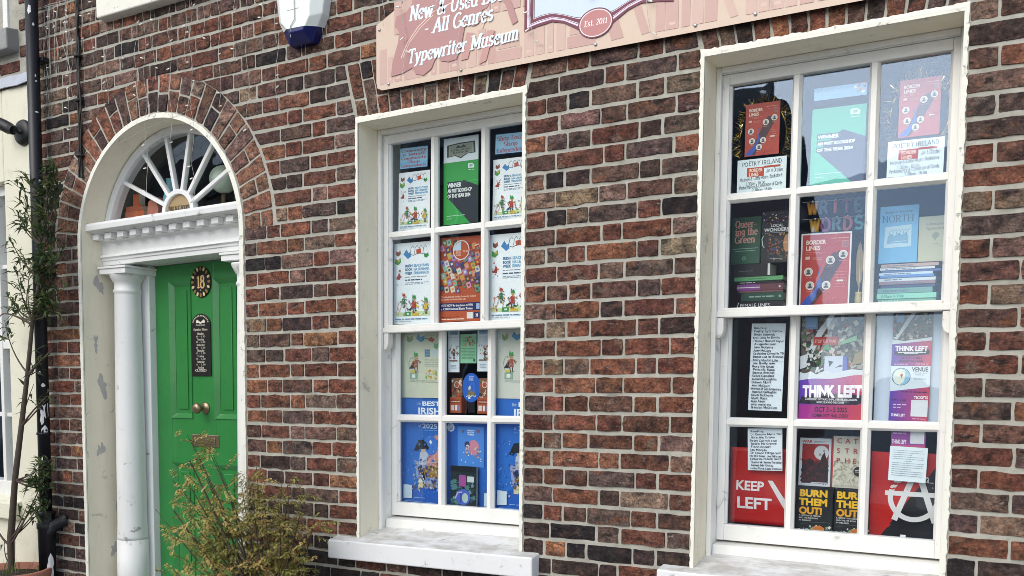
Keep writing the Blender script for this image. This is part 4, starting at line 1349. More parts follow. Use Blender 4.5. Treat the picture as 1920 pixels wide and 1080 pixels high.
for row in range(3):                                  # ghosted bookshelves
    z = .025 + row * .20
    x = -1.05
    while x < 1.03:
        w = rr.uniform(.025, .05); h = rr.uniform(.10, .165)
        tone = rr.choice(['#c7a79c', '#c3a097', '#caaca0', '#c09b94'])
        if inside(x, z + h) and x + w < 1.05:
            k = rr.random()
            if k < .10:
                s = rr.uniform(.02, .05); p.poly([(x + s, z), (x + s + w, z + .004), (x + w, z + h), (x, z + h - .004)], tone); x += s + .02
            elif k < .17:
                p.r(x, z, x + .12, z + .045, tone); p.r(x + .01, z + .05, x + .11, z + .085, '#c6a69b'); x += .10
            else:
                p.r(x, z, x + w, z + h, tone)
                if rr.random() < .4: p.r(x + w * .25, z + h * .12, x + w * .75, z + h * .2, '#d3b8aa')
        x += w + rr.uniform(.003, .014)
ty = '#b08381'
p.poly([(-.985, .05), (-.975, .115), (-.945, .19), (-.94, .235), (-.965, .26), (-.955, .30), (-.90, .31), (-.87, .34), (-.88, .42), (-.84, .50), (-.60, .50), (-.58, .44), (-.55, .34), (-.50, .33), (-.47, .29), (-.49, .25), (-.55, .24), (-.60, .20), (-.615, .13), (-.64, .07), (-.68, .065), (-.72, .075), (-.74, .105), (-.77, .05), (-.81, .03), (-.85, .04), (-.87, .07), (-.92, .055)], ty)
p.line([(-.57, .33), (-.50, .335), (-.44, .31), (-.39, .25), (-.36, .17)], .028, ty)
p.el(-.555, .235, .04, .045, ty)
p.poly([(-.62, .06), (-.585, .062), (-.55, .16), (-.59, .17)], '#bf918b'); p.poly([(-.53, .03), (-.495, .04), (-.455, .155), (-.49, .16)], '#bf918b')
p.line([(-.93, .12), (-.895, .18), (-.84, .235), (-.76, .285), (-.66, .305)], .004, '#e5cbbf'); p.line([(-.92, .12), (-.885, .178), (-.83, .228), (-.76, .272)], .003, '#e5cbbf')
p.line([(-.535, .235), (-.50, .21), (-.515, .175)], .005, '#e0c4b6')


def emblem(o, c, top=.62):
    xl = .315 - o
    low = [(xl, .122 + o), (.262 - o * .5, .132 + o * .9), (.19, .140 + o * .75), (.135, .125 + o * .7), (.085, .096 + o * .9), (.03, .06 + o * 1.4)]
    p.poly([(-x, z) for x, z in low] + [(x, z) for x, z in low[::-1]] + [(xl, top - o), (-xl, top - o)], c)


for o, c in ((0, '#6b2440'), (.013, '#dfd3e4'), (.021, '#5c2a4a'), (.0235, '#dfd3e4'), (.0265, '#6b2440'), (.042, '#e6dbe8'), (.0445, '#4a2038'), (.047, '#c9d8ee')): emblem(o, c)
p.t('B', -.225, .248, .085, '#1c2a3a', 'serif')
p.el(0, .102, .0745, .056, '#6b2440', 32); p.el(0, .102, .069, .0515, '#eadfe0', 32); p.el(0, .102, .065, .048, '#b87a7b', 32)
p.t('Est. 2011', 0, .094, .021, '#f2e8e6', 'serif', 'c', wid=.096, shear=.15)
wc = '#dfeaf4'
p.t('New & Used Books', -.885, .268, .060, wc, 'serif', wid=.535, shear=.22, bold=.05)
p.t('- All Genres', -.81, .197, .058, wc, 'serif', wid=.345, shear=.22, bold=.05)
p.t('Typewriter Museum', -.895, .090, .056, wc, 'serif', wid=.550, shear=.22, bold=.05, rise=.014)
p.build(sg, 'print')
for x, z in ((-1.05, .262), (-1.0, .022), (-.62, .022), (0, .022), (.62, .022), (1.0, .022), (-.3, .60), (.3, .60), (.40, .022), (-.34, .60)):
    b = MB(); b.lathe(x, z, [(.007, -.0005), (.0065, -.004), (.003, -.006)], 12, axis='y'); b.build('bolt', M['steel'], sg, smooth=True)
for x in (-.8, .8): MB().box(x - .02, x + .02, .0045, .028, .05, .42).build('batten', M['blackplastic'], sg)

# ------------------------------------------------------------------ string lights over the front
sl = tag(empty('icicle_lights', (-3.9, -.012, 3.72)), 'white icicle string lights hanging over the bricks, sign and door arch', 'string lights')
rr = random.Random(11)
wire, bulbs = MB(), MB()


def drop(x, z0, ln, y):
    pts = [(x, y, z0)]
    ph = rr.uniform(0, 6)
    n = max(3, int(ln / .06))
    for i in range(1, n + 1):
        z = z0 - ln * i / n
        pts.append((x + .012 * math.sin(ph + i * 1.3) + rr.uniform(-.004, .004), y - rr.uniform(0, .004), z))
        if rr.random() < .42:
            s = rr.choice((-1, 1))
            d = Vector((s * .02, -.004, rr.uniform(-.012, .010)))
            q = Vector(pts[-1])
            wire.tube([q, q + d * .6], .0009, 4)
            bulbs.tube([q + d * .5, q + d * 1.25], [.0036, .003], 5)
    wire.tube(pts, .0009, 4)


ax = [(-1.35, .0), (-1.1, -.02), (-.9, -.025), (-.5, -.005), (0, .0), (.5, -.01), (1.0, .005), (1.6, 0), (2.2, -.005), (3.0, 0)]
top = [(x, 0 if x < 1.15 else -.035, z - .02 * abs(math.sin(3 * x))) for x, z in ax]
wire.tube(top, .0016, 5)
wire.tube([(x + .02, y - .002, z + .012 * math.sin(5 * x)) for x, y, z in top], .0016, 5)
for x, ln in ((-1.12, .62), (-1.09, .35), (-1.02, .5), (-.93, .72), (-.90, .55), (-.80, .30), (-.72, .42), (-.60, .62), (-.47, .46), (-.36, .80), (-.22, .55), (-.10, .95), (.02, .5), (.15, .40), (.26, .75), (.36, .55), (.45, .88), (.55, .5), (.64, .78), (.70, .60), (.83, .66), (.93, .56), (1.06, .35)):
    drop(x, -.01, ln, 0)
for x, ln in ((-.28, 1.12), (.07, 1.2)): drop(x, -.01, ln, -.01)
for x, ln in ((1.30, .55), (1.42, .80), (1.60, .52), (1.70, .88), (1.85, .50), (2.05, .75), (2.3, .62), (2.55, .80), (2.80, .55), (3.0, .78)): drop(x, -.02, ln, -.036)
wire.tube([(-.55, -.003, -.86), (-.3, -.003, -.80), (.1, -.003, -.74)], .001, 4)
for k in range(7):
    x = -1.1 + rr.uniform(-.03, .22)
    wire.tube([(x, -.003, -.02), (x + rr.uniform(-.03, .03), -.006, -.12), (x + rr.uniform(-.05, .05), -.004, -.25), (x + rr.uniform(-.05, .05), -.003, -.42)], .0016, 4)
wire.build('wire', M['wire'], sl)
bulbs.build('bulbs', M['bulb'], sl)['kind'] = 'stuff'

# ------------------------------------------------------------------ plants
def bez(a, b, c, n=8):
    a, b, c = Vector(a), Vector(b), Vector(c)
    return [a * (1 - t) ** 2 + b * 2 * t * (1 - t) + c * t * t for t in [i / n for i in range(n + 1)]]


def blade(b, p, d, ln, w, col, rr, droop=.25):
    """one folded lance-shaped leaf"""
    d = d.normalized()
    side = d.cross(Vector((rr.uniform(-.4, .4), rr.uniform(-.4, .4), 1))).normalized()
    up = side.cross(d).normalized()
    m = p + d * ln * .45 + up * ln * .03
    t = p + d * ln - Vector((0, 0, droop * ln))
    b.add([p, m + side * w / 2 + up * w * .25, t, m - side * w / 2 + up * w * .25, m], [(0, 1, 4), (1, 2, 4), (2, 3, 4), (3, 0, 4)], col)


rr = random.Random(7)
ol = tag(empty('potted_tree', (-5.24, -.18, .0)), 'slender young tree with narrow leaves trained against the black downpipe', 'tree')
O = Vector((-5.24, -.18, 0))
loc = lambda p: Vector(p) - O
tr = MB()
trunk = [(-5.245, -.18, .40), (-5.242, -.18, .50), (-5.232, -.185, .66), (-5.181, -.18, 1.01), (-5.103, -.18, 1.322), (-5.037, -.175, 1.628), (-4.983, -.17, 1.927), (-4.922, -.16, 2.162), (-4.885, -.15, 2.335), (-4.86, -.14, 2.60)]
tr.tube([loc(p) for p in trunk], [.023, .019, .021, .017, .015, .0125, .0105, .008, .006, .003], 9)
lv = MB()
cls = [(-4.791, 2.799), (-4.771, 2.725), (-4.858, 2.676), (-5.109, 2.769), (-5.152, 2.705), (-5.015, 2.647), (-5.126, 2.622), (-5.17, 2.557), (-4.896, 2.578), (-5.147, 2.504), (-4.95, 2.464), (-5.228, 2.425), (-4.933, 2.316), (-5.158, 2.305), (-4.837, 2.309), (-5.227, 2.243), (-5.037, 2.202), (-4.865, 2.208), (-4.797, 2.131), (-5.117, 2.101), (-4.92, 2.078), (-5.272, 2.076), (-5.198, 2.012), (-4.826, 2.015), (-4.998, 1.976), (-5.306, 1.939), (-4.736, 2.301), (-4.88, 2.24), (-4.86, 2.44), (-4.82, 2.60), (-4.87, 2.14), (-4.84, 2.06), (-4.80, 2.66), (-4.90, 2.02), (-4.83, 2.40),
       (-4.958, 1.658), (-5.062, 1.567), (-4.83, 1.792), (-4.891, 1.523), (-5.003, 1.446), (-5.035, 1.093), (-4.887, 1.086), (-4.94, 1.006), (-4.919, .931), (-4.86, 1.148), (-5.122, .871), (-4.857, 1.748), (-5.37, .644), (-4.92, 1.04), (-4.89, .98), (-4.94, .90)]
greens = [(.05, .085, .034), (.07, .115, .04), (.04, .065, .03), (.11, .16, .06), (.055, .08, .04), (.17, .20, .075)]
for x, z in cls:
    y = -.13 + rr.uniform(-.03, .03)
    big = x > -4.96 and z < 2.85
    # twig from the nearest lower point of the trunk
    cand = [p for p in trunk if p[2] < z + .05]
    base = min(cand, key=lambda p: (p[0] - x) ** 2 + (p[2] - z + .18) ** 2) if cand else trunk[1]
    mid = ((base[0] + x) / 2 + rr.uniform(-.03, .03), (base[1] + y) / 2 - .02, (base[2] + z) / 2 - .04)
    pts = bez(base, mid, (x, y, z))
    tr.tube([loc(p) for p in pts], [.0055 * (1 - .75 * i / 8) for i in range(9)], 5)
    n = rr.randint(24, 34) if big else rr.randint(12, 18)
    if z < 1.9 and not (.85 < z < 1.15 and x > -5): n = rr.randint(4, 7)
    for k in range(n):
        t = rr.uniform(.62, 1.0)
        q = pts[min(8, int(t * 8))] + Vector((rr.uniform(-.022, .022), rr.uniform(-.02, .02), rr.uniform(-.022, .022)))
        d = Vector((rr.uniform(-1, 1), rr.uniform(-.9, .4), rr.uniform(-.35, .9)))
        blade(lv, loc(q), d, rr.uniform(.055, .105), rr.uniform(.012, .019), rr.choice(greens), rr, rr.uniform(.05, .4))
for a, m, c in (((-5.232, -.185, .66), (-5.12, -.2, .72), (-4.99, -.16, .93)), ((-5.232, -.185, .63), (-5.10, -.22, .70), (-4.90, -.18, 1.04)), ((-5.235, -.185, .62), (-5.34, -.2, .66), (-5.45, -.16, .80)), ((-5.10, -.18, 1.32), (-5.0, -.2, 1.40), (-4.90, -.15, 1.50)), ((-5.037, -.175, 1.6), (-4.96, -.2, 1.66), (-4.85, -.14, 1.76)), ((-4.983, -.17, 1.9), (-5.2, -.2, 2.0), (-5.34, -.14, 1.96))):
    tr.tube([loc(p) for p in bez(a, m, c, 10)], [.0075 * (1 - .65 * i / 10) for i in range(11)], 6)
tr.build('trunk', M['bark'], ol, smooth=True)
lv.build('crown', M['leaf'], ol)
for k in range(40):    # grass blades in the pot
    pass
pot = tag(empty('terracotta_pot', (-5.16, -.25, 0)), 'pink terracotta plant pot below the cream wall at lower left', 'plant pot')
MB().lathe(0, 0, [(.15, 0), (.20, .40), (.20, .44), (.225, .445), (.23, .49), (.222, .50), (.205, .498), (.20, .45)], 36).build('pot', M['terracotta'], pot, smooth=True)
MB().lathe(0, 0, [(.198, .44), (.198, .462), (.05, .474)], 24).build('soil', M['soil'], pot, smooth=True)
b = MB()
for k in range(46):
    a = rr.uniform(0, 6.28); r = rr.uniform(.02, .17)
    blade(b, Vector((r * math.cos(a), r * math.sin(a), .465)), Vector((rr.uniform(-.5, .5), rr.uniform(-.5, .5), 1)), rr.uniform(.05, .12), .006, rr.choice([(.12, .17, .05), (.09, .13, .04), (.2, .2, .08)]), rr, .1)
b.build('grass_tuft', M['leaf'], pot)['kind'] = 'stuff'

# feathery shrub before the door
sh = tag(empty('feathery_shrub', (-3.05, -.32, 0)), 'feathery shrub with yellow and olive leaves in front of the green door', 'shrub')
O2 = Vector((-3.05, -.32, 0))
st, lf = MB(), MB()
cl2 = [(-3.673, 1.11), (-3.559, 1.156), (-3.618, 1.035), (-3.715, .976), (-3.45, 1.149), (-3.412, 1.253), (-3.308, 1.132), (-3.501, 1.26), (-3.272, 1.209), (-3.382, 1.001), (-3.241, 1.011), (-3.492, .915), (-3.604, .854), (-3.171, 1.091), (-3.071, 1.073), (-2.972, 1.152), (-2.877, 1.062), (-3.006, 1.004), (-3.141, .92), (-2.943, .912), (-2.847, .969), (-2.785, .926), (-3.279, .832), (-3.422, .793), (-3.57, .726), (-3.212, .738), (-3.043, .781), (-3.352, .697), (-2.912, .794), (-3.592, 1.335), (-3.52, 1.20), (-3.76, 1.01), (-3.647, .652), (-3.10, 1.0), (-3.0, .93), (-3.06, .87), (-2.96, .86), (-2.88, .88), (-3.15, .82), (-3.25, .90), (-3.33, .88), (-3.42, .95), (-3.50, 1.05), (-2.93, 1.02), (-3.05, 1.12), (-3.12, .72), (-3.0, .70), (-3.45, .65), (-3.30, .60), (-3.55, .60), (-3.1, .6), (-2.9, .66), (-3.46, 1.32)]
olive = [(.36, .36, .10), (.44, .42, .13), (.29, .28, .085), (.21, .21, .065)]
gold = [(.64, .53, .18), (.70, .54, .22), (.56, .48, .16), (.66, .46, .20)]
brown = [(.30, .20, .09), (.24, .18, .08), (.36, .25, .11), (.21, .18, .08)]
for x, z in cl2:
    y = -.32 + rr.uniform(-.13, .16)
    root = Vector((-3.05 + rr.uniform(-.05, .05), -.32 + rr.uniform(-.05, .05), .44))
    end = Vector((x, y, z))
    mid = (root + end) / 2 + Vector((rr.uniform(-.04, .10), rr.uniform(-.05, .05), rr.uniform(-.02, .10)))
    pts = bez(root, mid, end, 10)
    st.tube([p - O2 for p in pts], [.0065 * (1 - .85 * i / 10) for i in range(11)], 5)
    for tw in range(rr.randint(12, 17)):               # side sprays
        q = pts[rr.randint(5, 10)] + Vector((rr.uniform(-.035, .035), rr.uniform(-.04, .04), rr.uniform(-.035, .035)))
        d = Vector((rr.uniform(-1, 1), rr.uniform(-.8, .6), rr.uniform(-.5, .9))).normalized()
        ln = rr.uniform(.045, .11)
        e = q + d * ln + Vector((0, 0, -.015))
        st.tube([q - O2, (q + e) / 2 - O2 + Vector((0, 0, .006)), e - O2], [.0013, .001, .0007], 4)
        left = x < -3.3
        pal = (gold if rr.random() < .5 else olive) if left else (brown if rr.random() < .3 else olive if rr.random() < .7 else gold)
        k = int(ln / .0085)
        for i in range(k):
            pp = q + (e - q) * (i + 1) / k
            for s in (-1, 1):
                dd = (d * .5 + d.cross(Vector((0, -.3, 1))).normalized() * s + Vector((rr.uniform(-.4, .4), rr.uniform(-.4, .4), rr.uniform(-.4, .4)))).normalized()
                blade(lf, pp - O2, dd, rr.uniform(.014, .027), rr.uniform(.007, .012), rr.choice(pal), rr, .2)
for a, m, c in (((-3.05, -.32, .42), (-3.2, -.40, .85), (-3.48, -.38, 1.22)), ((-3.04, -.32, .42), (-2.98, -.3, .8), (-2.95, -.3, 1.05)), ((-3.07, -.33, .42), (-3.3, -.42, .75), (-3.62, -.36, .97))):
    st.tube([p - O2 for p in bez(a, m, c, 10)], [.010 * (1 - .7 * i / 10) for i in range(11)], 6)
st.build('stems', M['bark2'], sh, smooth=True)
lf.build('foliage', M['leaf'], sh)
pot = tag(empty('shrub_pot', (-3.05, -.32, 0)), 'round planter holding the feathery shrub beside the doorway', 'plant pot')
MB().lathe(0, 0, [(.16, 0), (.19, .38), (.215, .385), (.22, .43), (.20, .435), (.19, .39)], 32).build('pot', M['terracotta'], pot, smooth=True)
MB().lathe(0, 0, [(.188, .38), (.188, .40), (.04, .42)], 24).build('soil', M['soil'], pot, smooth=True)


# ------------------------------------------------------------------ houses over the road (they show in the panes)
def far_house(x0, x1, h, col, label):
    t = tag(empty('terraced_house', ((x0 + x1) / 2, -12.2, 0)), label, 'building', 'houses over the road mirrored in the panes')
    w = (x1 - x0) / 2
    MB().box(-w, w, -8, 0, -.4, h, col).build('wall', M['tint'], t)
    b = MB(); b.prism_x([(.25, h), (-4, h + 2.6), (-8.2, h)][::1], -w, w); r = b.build('roof', M['slate'], t)
    MB().box(-w + .2, -w + .9, -4.4, -3.5, h + 1.8, h + 3.4).build('chimney', M['oppwall'], r)
    for zz in (1.0, 4.0):
        for xx in (-w * .5, w * .5):
            if zz < 2 and xx > 0:
                b = MB(); b.box(xx - .5, xx + .5, -.05, .03, 0, 2.3, (.05, .07, .16)); b.build('door', M['tint'], t); continue
            f = MB().box(xx - .55, xx + .55, -.05, .03, zz - .06, zz + 1.76, (.75, .75, .73)).build('window', M['tint'], t)
            MB().box(xx - .48, xx + .48, .031, .04, zz, zz + 1.7).build('pane', M['darkpane'], f)


far_house(-11.6, -5.0, 5.6, (.30, .17, .13), 'brick house over the road seen only as a dark reflection in the panes')
far_house(-18.2, -11.61, 5.9, (.42, .38, .32), 'pale house over the road seen only as a reflection in the left window')
far_house(-24.8, -18.21, 5.6, (.25, .17, .14), 'farthest house over the road, hidden but for a faint reflection')


# ------------------------------------------------------------------ what stands and hangs in the windows
def crowd(p, x0, y0, x1, y1, n, pal, seed, s0=.02, s1=.07, clip=None):
    rr = random.Random(seed)
    for i in range(n):
        x, y = rr.uniform(x0, x1), rr.uniform(y0, y1)
        if clip and not clip(x, y): continue
        p.rot(x, y, rr.uniform(s0, s1), rr.uniform(s0, s1), rr.uniform(0, 3), rr.choice(pal))


def figure(p, x, y, s, body, hat, skin='#c98d6a'):
    """a small drawn person among leaves: legs, coat, arms, head, hat and a scatter of trim"""
    k = p.w / p.h
    rr = random.Random(int(x * 997 + y * 131))
    for d in (-1, 1): p.poly([(x + d * .012 * s - .008 * s, y), (x + d * .012 * s + .008 * s, y), (x + d * .03 * s + .008 * s, y + .10 * s * k), (x + d * .03 * s - .008 * s, y + .10 * s * k)], '#3a3f46')
    p.poly([(x - .045 * s, y + .08 * s * k), (x + .04 * s, y + .085 * s * k), (x + .03 * s, y + .20 * s * k), (x - .03 * s, y + .205 * s * k)], body)
    p.line([(x - .03 * s, y + .19 * s * k), (x - .075 * s, y + .14 * s * k), (x - .05 * s, y + .11 * s * k)], .016 * s, body); p.line([(x + .03 * s, y + .19 * s * k), (x + .085 * s, y + .16 * s * k)], .016 * s, body)
    p.dot(x, y + .235 * s * k, .026 * s, skin, 10)
    p.poly([(x - .04 * s, y + .25 * s * k), (x + .045 * s, y + .245 * s * k), (x + .022 * s, y + .31 * s * k), (x - .005 * s, y + .29 * s * k), (x - .03 * s, y + .33 * s * k)], hat)
    for q in range(16): p.rot(x + rr.uniform(-.09, .09) * s, y + rr.uniform(0, .24) * s * k, rr.uniform(.008, .03) * s, rr.uniform(.006, .022) * s, rr.uniform(0, 3), rr.choice(['#20262a', '#e9efe9', '#4f8a52', '#a9503c', '#d3b45a', '#7fa8bd', '#5b4636']))


def leafy(p, x, y, s, c1, c2):
    k = p.w / p.h
    p.poly([(x, y), (x + .04 * s, y + .03 * s * k), (x + .03 * s, y + .08 * s * k), (x, y + .05 * s * k), (x - .035 * s, y + .075 * s * k), (x - .04 * s, y + .02 * s * k)], c1)
    p.dot(x + .01 * s, y + .05 * s * k, .014 * s, c2, 8)


def book_week(seed, bottom_text=True):
    def d(p):
        rr = random.Random(seed)
        k = p.w / p.h
        leafy(p, .13, .84, 1.6, '#7d4f3a', '#c33b2c'); leafy(p, .12, .73, 2.0, '#4f9a43', '#d9a53a'); leafy(p, .86, .80, 1.5, '#2f8f4a', '#2f8f4a')
        p.poly([(.26, .86), (.38, .80), (.46, .83), (.44, .89), (.40, .87), (.34, .92)], '#3f83bd'); p.line([(.44, .86), (.52, .84), (.62, .86), (.74, .86), (.84, .84)], .012, '#4a4a52')
        p.rot(.66, .885, .12, .10, .15, '#c4512f')
        for q in range(4):
            x = .44 + q * .11
            p.line([(x, .86), (x + .02, .93), (x + .07, .96), (x + .10, .93)], .010, '#44546a')
        for q in range(9): p.rot(rr.uniform(.06, .22), rr.uniform(.48, .68), rr.uniform(.01, .04), rr.uniform(.01, .03), rr.uniform(0, 3), rr.choice(['#b33a2e', '#31603c', '#394b66', '#c78f6d']))
        p.poly([(.06, .56), (.17, .55), (.19, .60), (.14, .645), (.12, .60)], '#a3402f')
        for i, (a, c) in enumerate((('IRISH', 'SEACHTAIN'), ('BOOK', 'NA LEABHAR'), ('WEEK', 'ÉIREANNACH'))):
            y = .70 - i * .045
            p.t(a, .31, y, .033, '#2e6f9e', bold=.03, wid=.19); p.t(c, .53, y, .033, '#6fa9cf', bold=.03, wid=.40)
        p.greek(.31, .575, .88, .008, '#7f93a6', seed); p.greek(.31, .535, .75, .014, '#41586d', seed + 1); p.greek(.31, .505, .92, .007, '#8fa2b2', seed + 2); p.greek(.31, .488, .8, .007, '#8fa2b2', seed + 3)
        # garden of stories along the foot
        p.poly([(.05, .10), (.95, .10), (.95, .145), (.70, .16), (.4, .14), (.05, .15)], '#c8d8a8')
        for q in range(34):
            x = rr.uniform(.05, .92); h = rr.uniform(.02, .05)
            p.rot(x, rr.uniform(.11, .30), rr.uniform(.015, .06), h, rr.uniform(0, 3), rr.choice(['#4f9a43', '#2f7f45', '#c4a03a', '#d9c54a', '#6db0c8', '#b8705a', '#cf8f86', '#8a5a3a']))
        p.line([(.08, .14), (.14, .26), (.26, .30), (.34, .20), (.30, .12)], .012, '#c8907a'); p.line([(.12, .12), (.20, .20), (.22, .27)], .014, '#d5a595')
        p.r(.30, .10, .46, .15, '#2f8f4a'); p.r(.36, .115, .42, .135, '#dfe8ee'); p.r(.50, .10, .68, .135, '#cfae3f')
        figure(p, .55, .13, 1.25, '#a8402f', '#2f8f4a'); figure(p, .28, .20, 1.0, '#3a6d4a', '#a8402f'); p.line([(.42, .17), (.50, .20)], .03, '#20242c')
        figure(p, .86, .12, 1.1, '#d9b33f', '#3a8f4a')
        p.line([(.78, .18), (.84, .27), (.92, .25)], .012, '#6b8fb0')
        p.greek(.06, .055, .90, .012, '#5d84a6', seed + 4); p.greek(.06, .03, .5, .006, '#8fa2b2', seed + 5)
    return d


WH = '#f0f6fb'
G1 = 'book week posters in the left window'
sheet('poster', 'small book week poster at top left of the left window, under a blue notice', 'poster', -2.708, -2.527, 2.311, 2.579, .212, WH, book_week(1), tilt=.01, group=G1)
sheet('poster', 'small book week poster at top right of the left window, under Shop Local notice', 'poster', -2.187, -2.006, 2.315, 2.583, .212, WH, book_week(2), tilt=.012, group=G1)
sheet('poster', 'larger book week poster left of the orange poster, left window second row', 'poster', -2.737, -2.515, 1.871, 2.252, .212, WH, book_week(3), group=G1)
sheet('poster', 'larger book week poster right of the orange poster, left window second row', 'poster', -2.200, -1.978, 1.875, 2.256, .212, WH, book_week(4), group=G1)


def notice(lines):
    def d(p):
        n = len(lines)
        p.r(0, 0, 1, .3, '#86c3ec')
        for i, s in enumerate(lines):
            p.t(s, .5, .97 - (i + .95) * .92 / n, .62 / n, '#b0636a', 'serif', 'c', wid=min(.9, .115 * len(s)), bold=.02)
    return d


sheet('notice', 'blue notice with red lettering about supporting a small community shop, top left pane', 'notice', -2.700, -2.543, 2.598, 2.692, .214, '#9fd0f0', notice(['Community', 'a Small', 'Community', 'Shop', 'Independents']), tilt=.02)
sheet('notice', 'blue notice reading Shop Local Shop Independent, top right pane of the left window', 'notice', -2.176, -2.02, 2.607, 2.692, .214, '#9fd0f0', notice(['Shop Local', 'Shop', 'Independent']), tilt=.03)


def winner(badge, c1, c2):
    def d(p):
        top = .72 if badge else 1.0
        p.r(0, 0, 1, top, c1)
        p.poly([(1, .56 * top + .02), (1, 0), (.78, 0), (.12, .42 * top + .01), (.58, .70 * top)], c2)
        if badge:
            p.r(0, top, 1, 1, '#dfe9ee')
            o = [(.10, .78), (.10, .92), (.45, .935), (.9, .935), (.92, .80), (.70, .80), (.5, .755), (.33, .79)]
            p.poly(o, '#3c403c'); p.poly([(.5 + (x - .5) * .88, .85 + (y - .85) * .84) for x, y in o], '#9aa195')
            p.poly([(.5 + (x - .5) * .78, .85 + (y - .85) * .72) for x, y in o], '#8a9287')
            p.t('LITTLE ACORN', .5, .845, .02, '#2c302c', 'serif', 'c', wid=.55); p.t('BOOKSTORE', .5, .815, .02, '#2c302c', 'serif', 'c', wid=.45)
            p.poly([(.35, .88), (.42, .91), (.5, .885), (.58, .91), (.65, .88), (.5, .875)], '#3c403c')
        z = top
        p.poly([(.71, z * .88), (.71, z * .95), (.83, z * .955), (.89, z * .915), (.88, z * .875)], '#dff0ea'); p.r(.75, z * .895, .84, z * .935, '#7fb8a0'); p.greek(.72, z * .845, .88, .006, '#dff0ea')
        for i, (s, w) in enumerate((('WINNER', .40), ('AN POST BOOKSHOP', .70), ('OF THE YEAR 2024', .66))):
            h = .058 if i == 0 else .05
            y = z * (.60 - i * .085)
            p.r(.105, y - .008, .125 + w, y + h + .006, c2 if i == 0 else c2)
            p.t(s, .12, y, h * .86, '#eef5f4', bold=.035, wid=w)
        p.greek(.10, z * .135, .62, .007, '#bfe3d2', 3, .01); p.greek(.10, z * .09, .24, .007, '#bfe3d2', 4)
    return d


sheet('poster', 'tall green winner poster with a bookshop crest, top middle of the left window', 'poster', -2.450, -2.262, 2.317, 2.705, .212, '#3fa24c', winner(True, '#2f9e46', '#232b36'))
sheet('poster', 'turquoise winner poster with a navy diagonal, top middle of the right window', 'poster', -.807, -.617, 2.340, 2.614, .212, '#3fae8e', winner(False, '#35ac86', '#2a3150'), tilt=.012)


def colour_books(p):
    rr = random.Random(21)
    p.r(0, 0, 1, 1, '#b4532f')
    cs = ['#8a4a3a', '#6f7f5a', '#c9c3b0', '#3f6fb5', '#7a3f6a', '#c7a03a', '#5a8f7a', '#d4d0c8', '#a8382f', '#34427a', '#9a86c0', '#7fae9a', '#c98a5a', '#8fc0b0', '#d98fae', '#41423f']
    for i in range(9):
        for j in range(8):
            x, y = .06 + i * .125 + (j % 2) * .05 + rr.uniform(-.02, .02), .40 + j * .078 - i * .012 + rr.uniform(-.01, .01)
            if y < .36: continue
            c = rr.choice(cs)
            p.rot(min(.93, x), min(.955, y), .105, .125, .32 + rr.uniform(-.1, .1), c); p.rot(min(.93, x), min(.955, y), .05, .05, .32, rr.choice(cs))
    p.r(0, 0, 1, .33, '#b4532f')
    p.el(.53, .84, .205, .118, '#e6d9cc', 28); p.el(.53, .84, .185, .105, '#b4532f', 28); p.poly([(.53, .84), (.53, .945), (.44, .925), (.37, .89), (.345, .84)], '#bcd3e4')
    for i in range(3): p.t(('IRISH', 'BOOK', 'WEEK')[i], .40, .825 - i * .026, .018, '#e9c8b8', bold=.02, wid=.13)
    p.t('THE BIG', .57, .815, .02, '#e9c8b8', bold=.02, wid=.13)
    p.t('The best loved books chosen by Ireland', .04, .285, .022, '#ecd2bf', bold=.01, wid=.86); p.t('as picked by readers like you', .04, .255, .022, '#ecd2bf', bold=.01, wid=.62)
    p.r(0, .125, 1, .22, '#1c2360'); p.t('VOTE NOW for the chance to WIN', .04, .178, .028, '#f2f0ee', bold=.02, wid=.78); p.t('a €100 National Book Token', .04, .138, .028, '#f2f0ee', bold=.02, wid=.78)
    p.r(.91, .14, .99, .205, '#9fb6d6'); p.r(.68, .03, .83, .105, '#dcdcd8'); p.r(.86, .03, .99, .105, '#22305f'); p.t('N', .925, .05, .035, '#ffffff', 'serif', 'c')
    p.greek(.05, .05, .48, .008, '#7a2f18', 2); p.greek(.05, .022, .62, .012, '#ecd2bf', 5, .01)


sheet('poster', 'orange poster crowded with tiny book covers, centre of the left window', 'poster', -2.468, -2.247, 1.876, 2.260, .212, '#b4532f', colour_books)


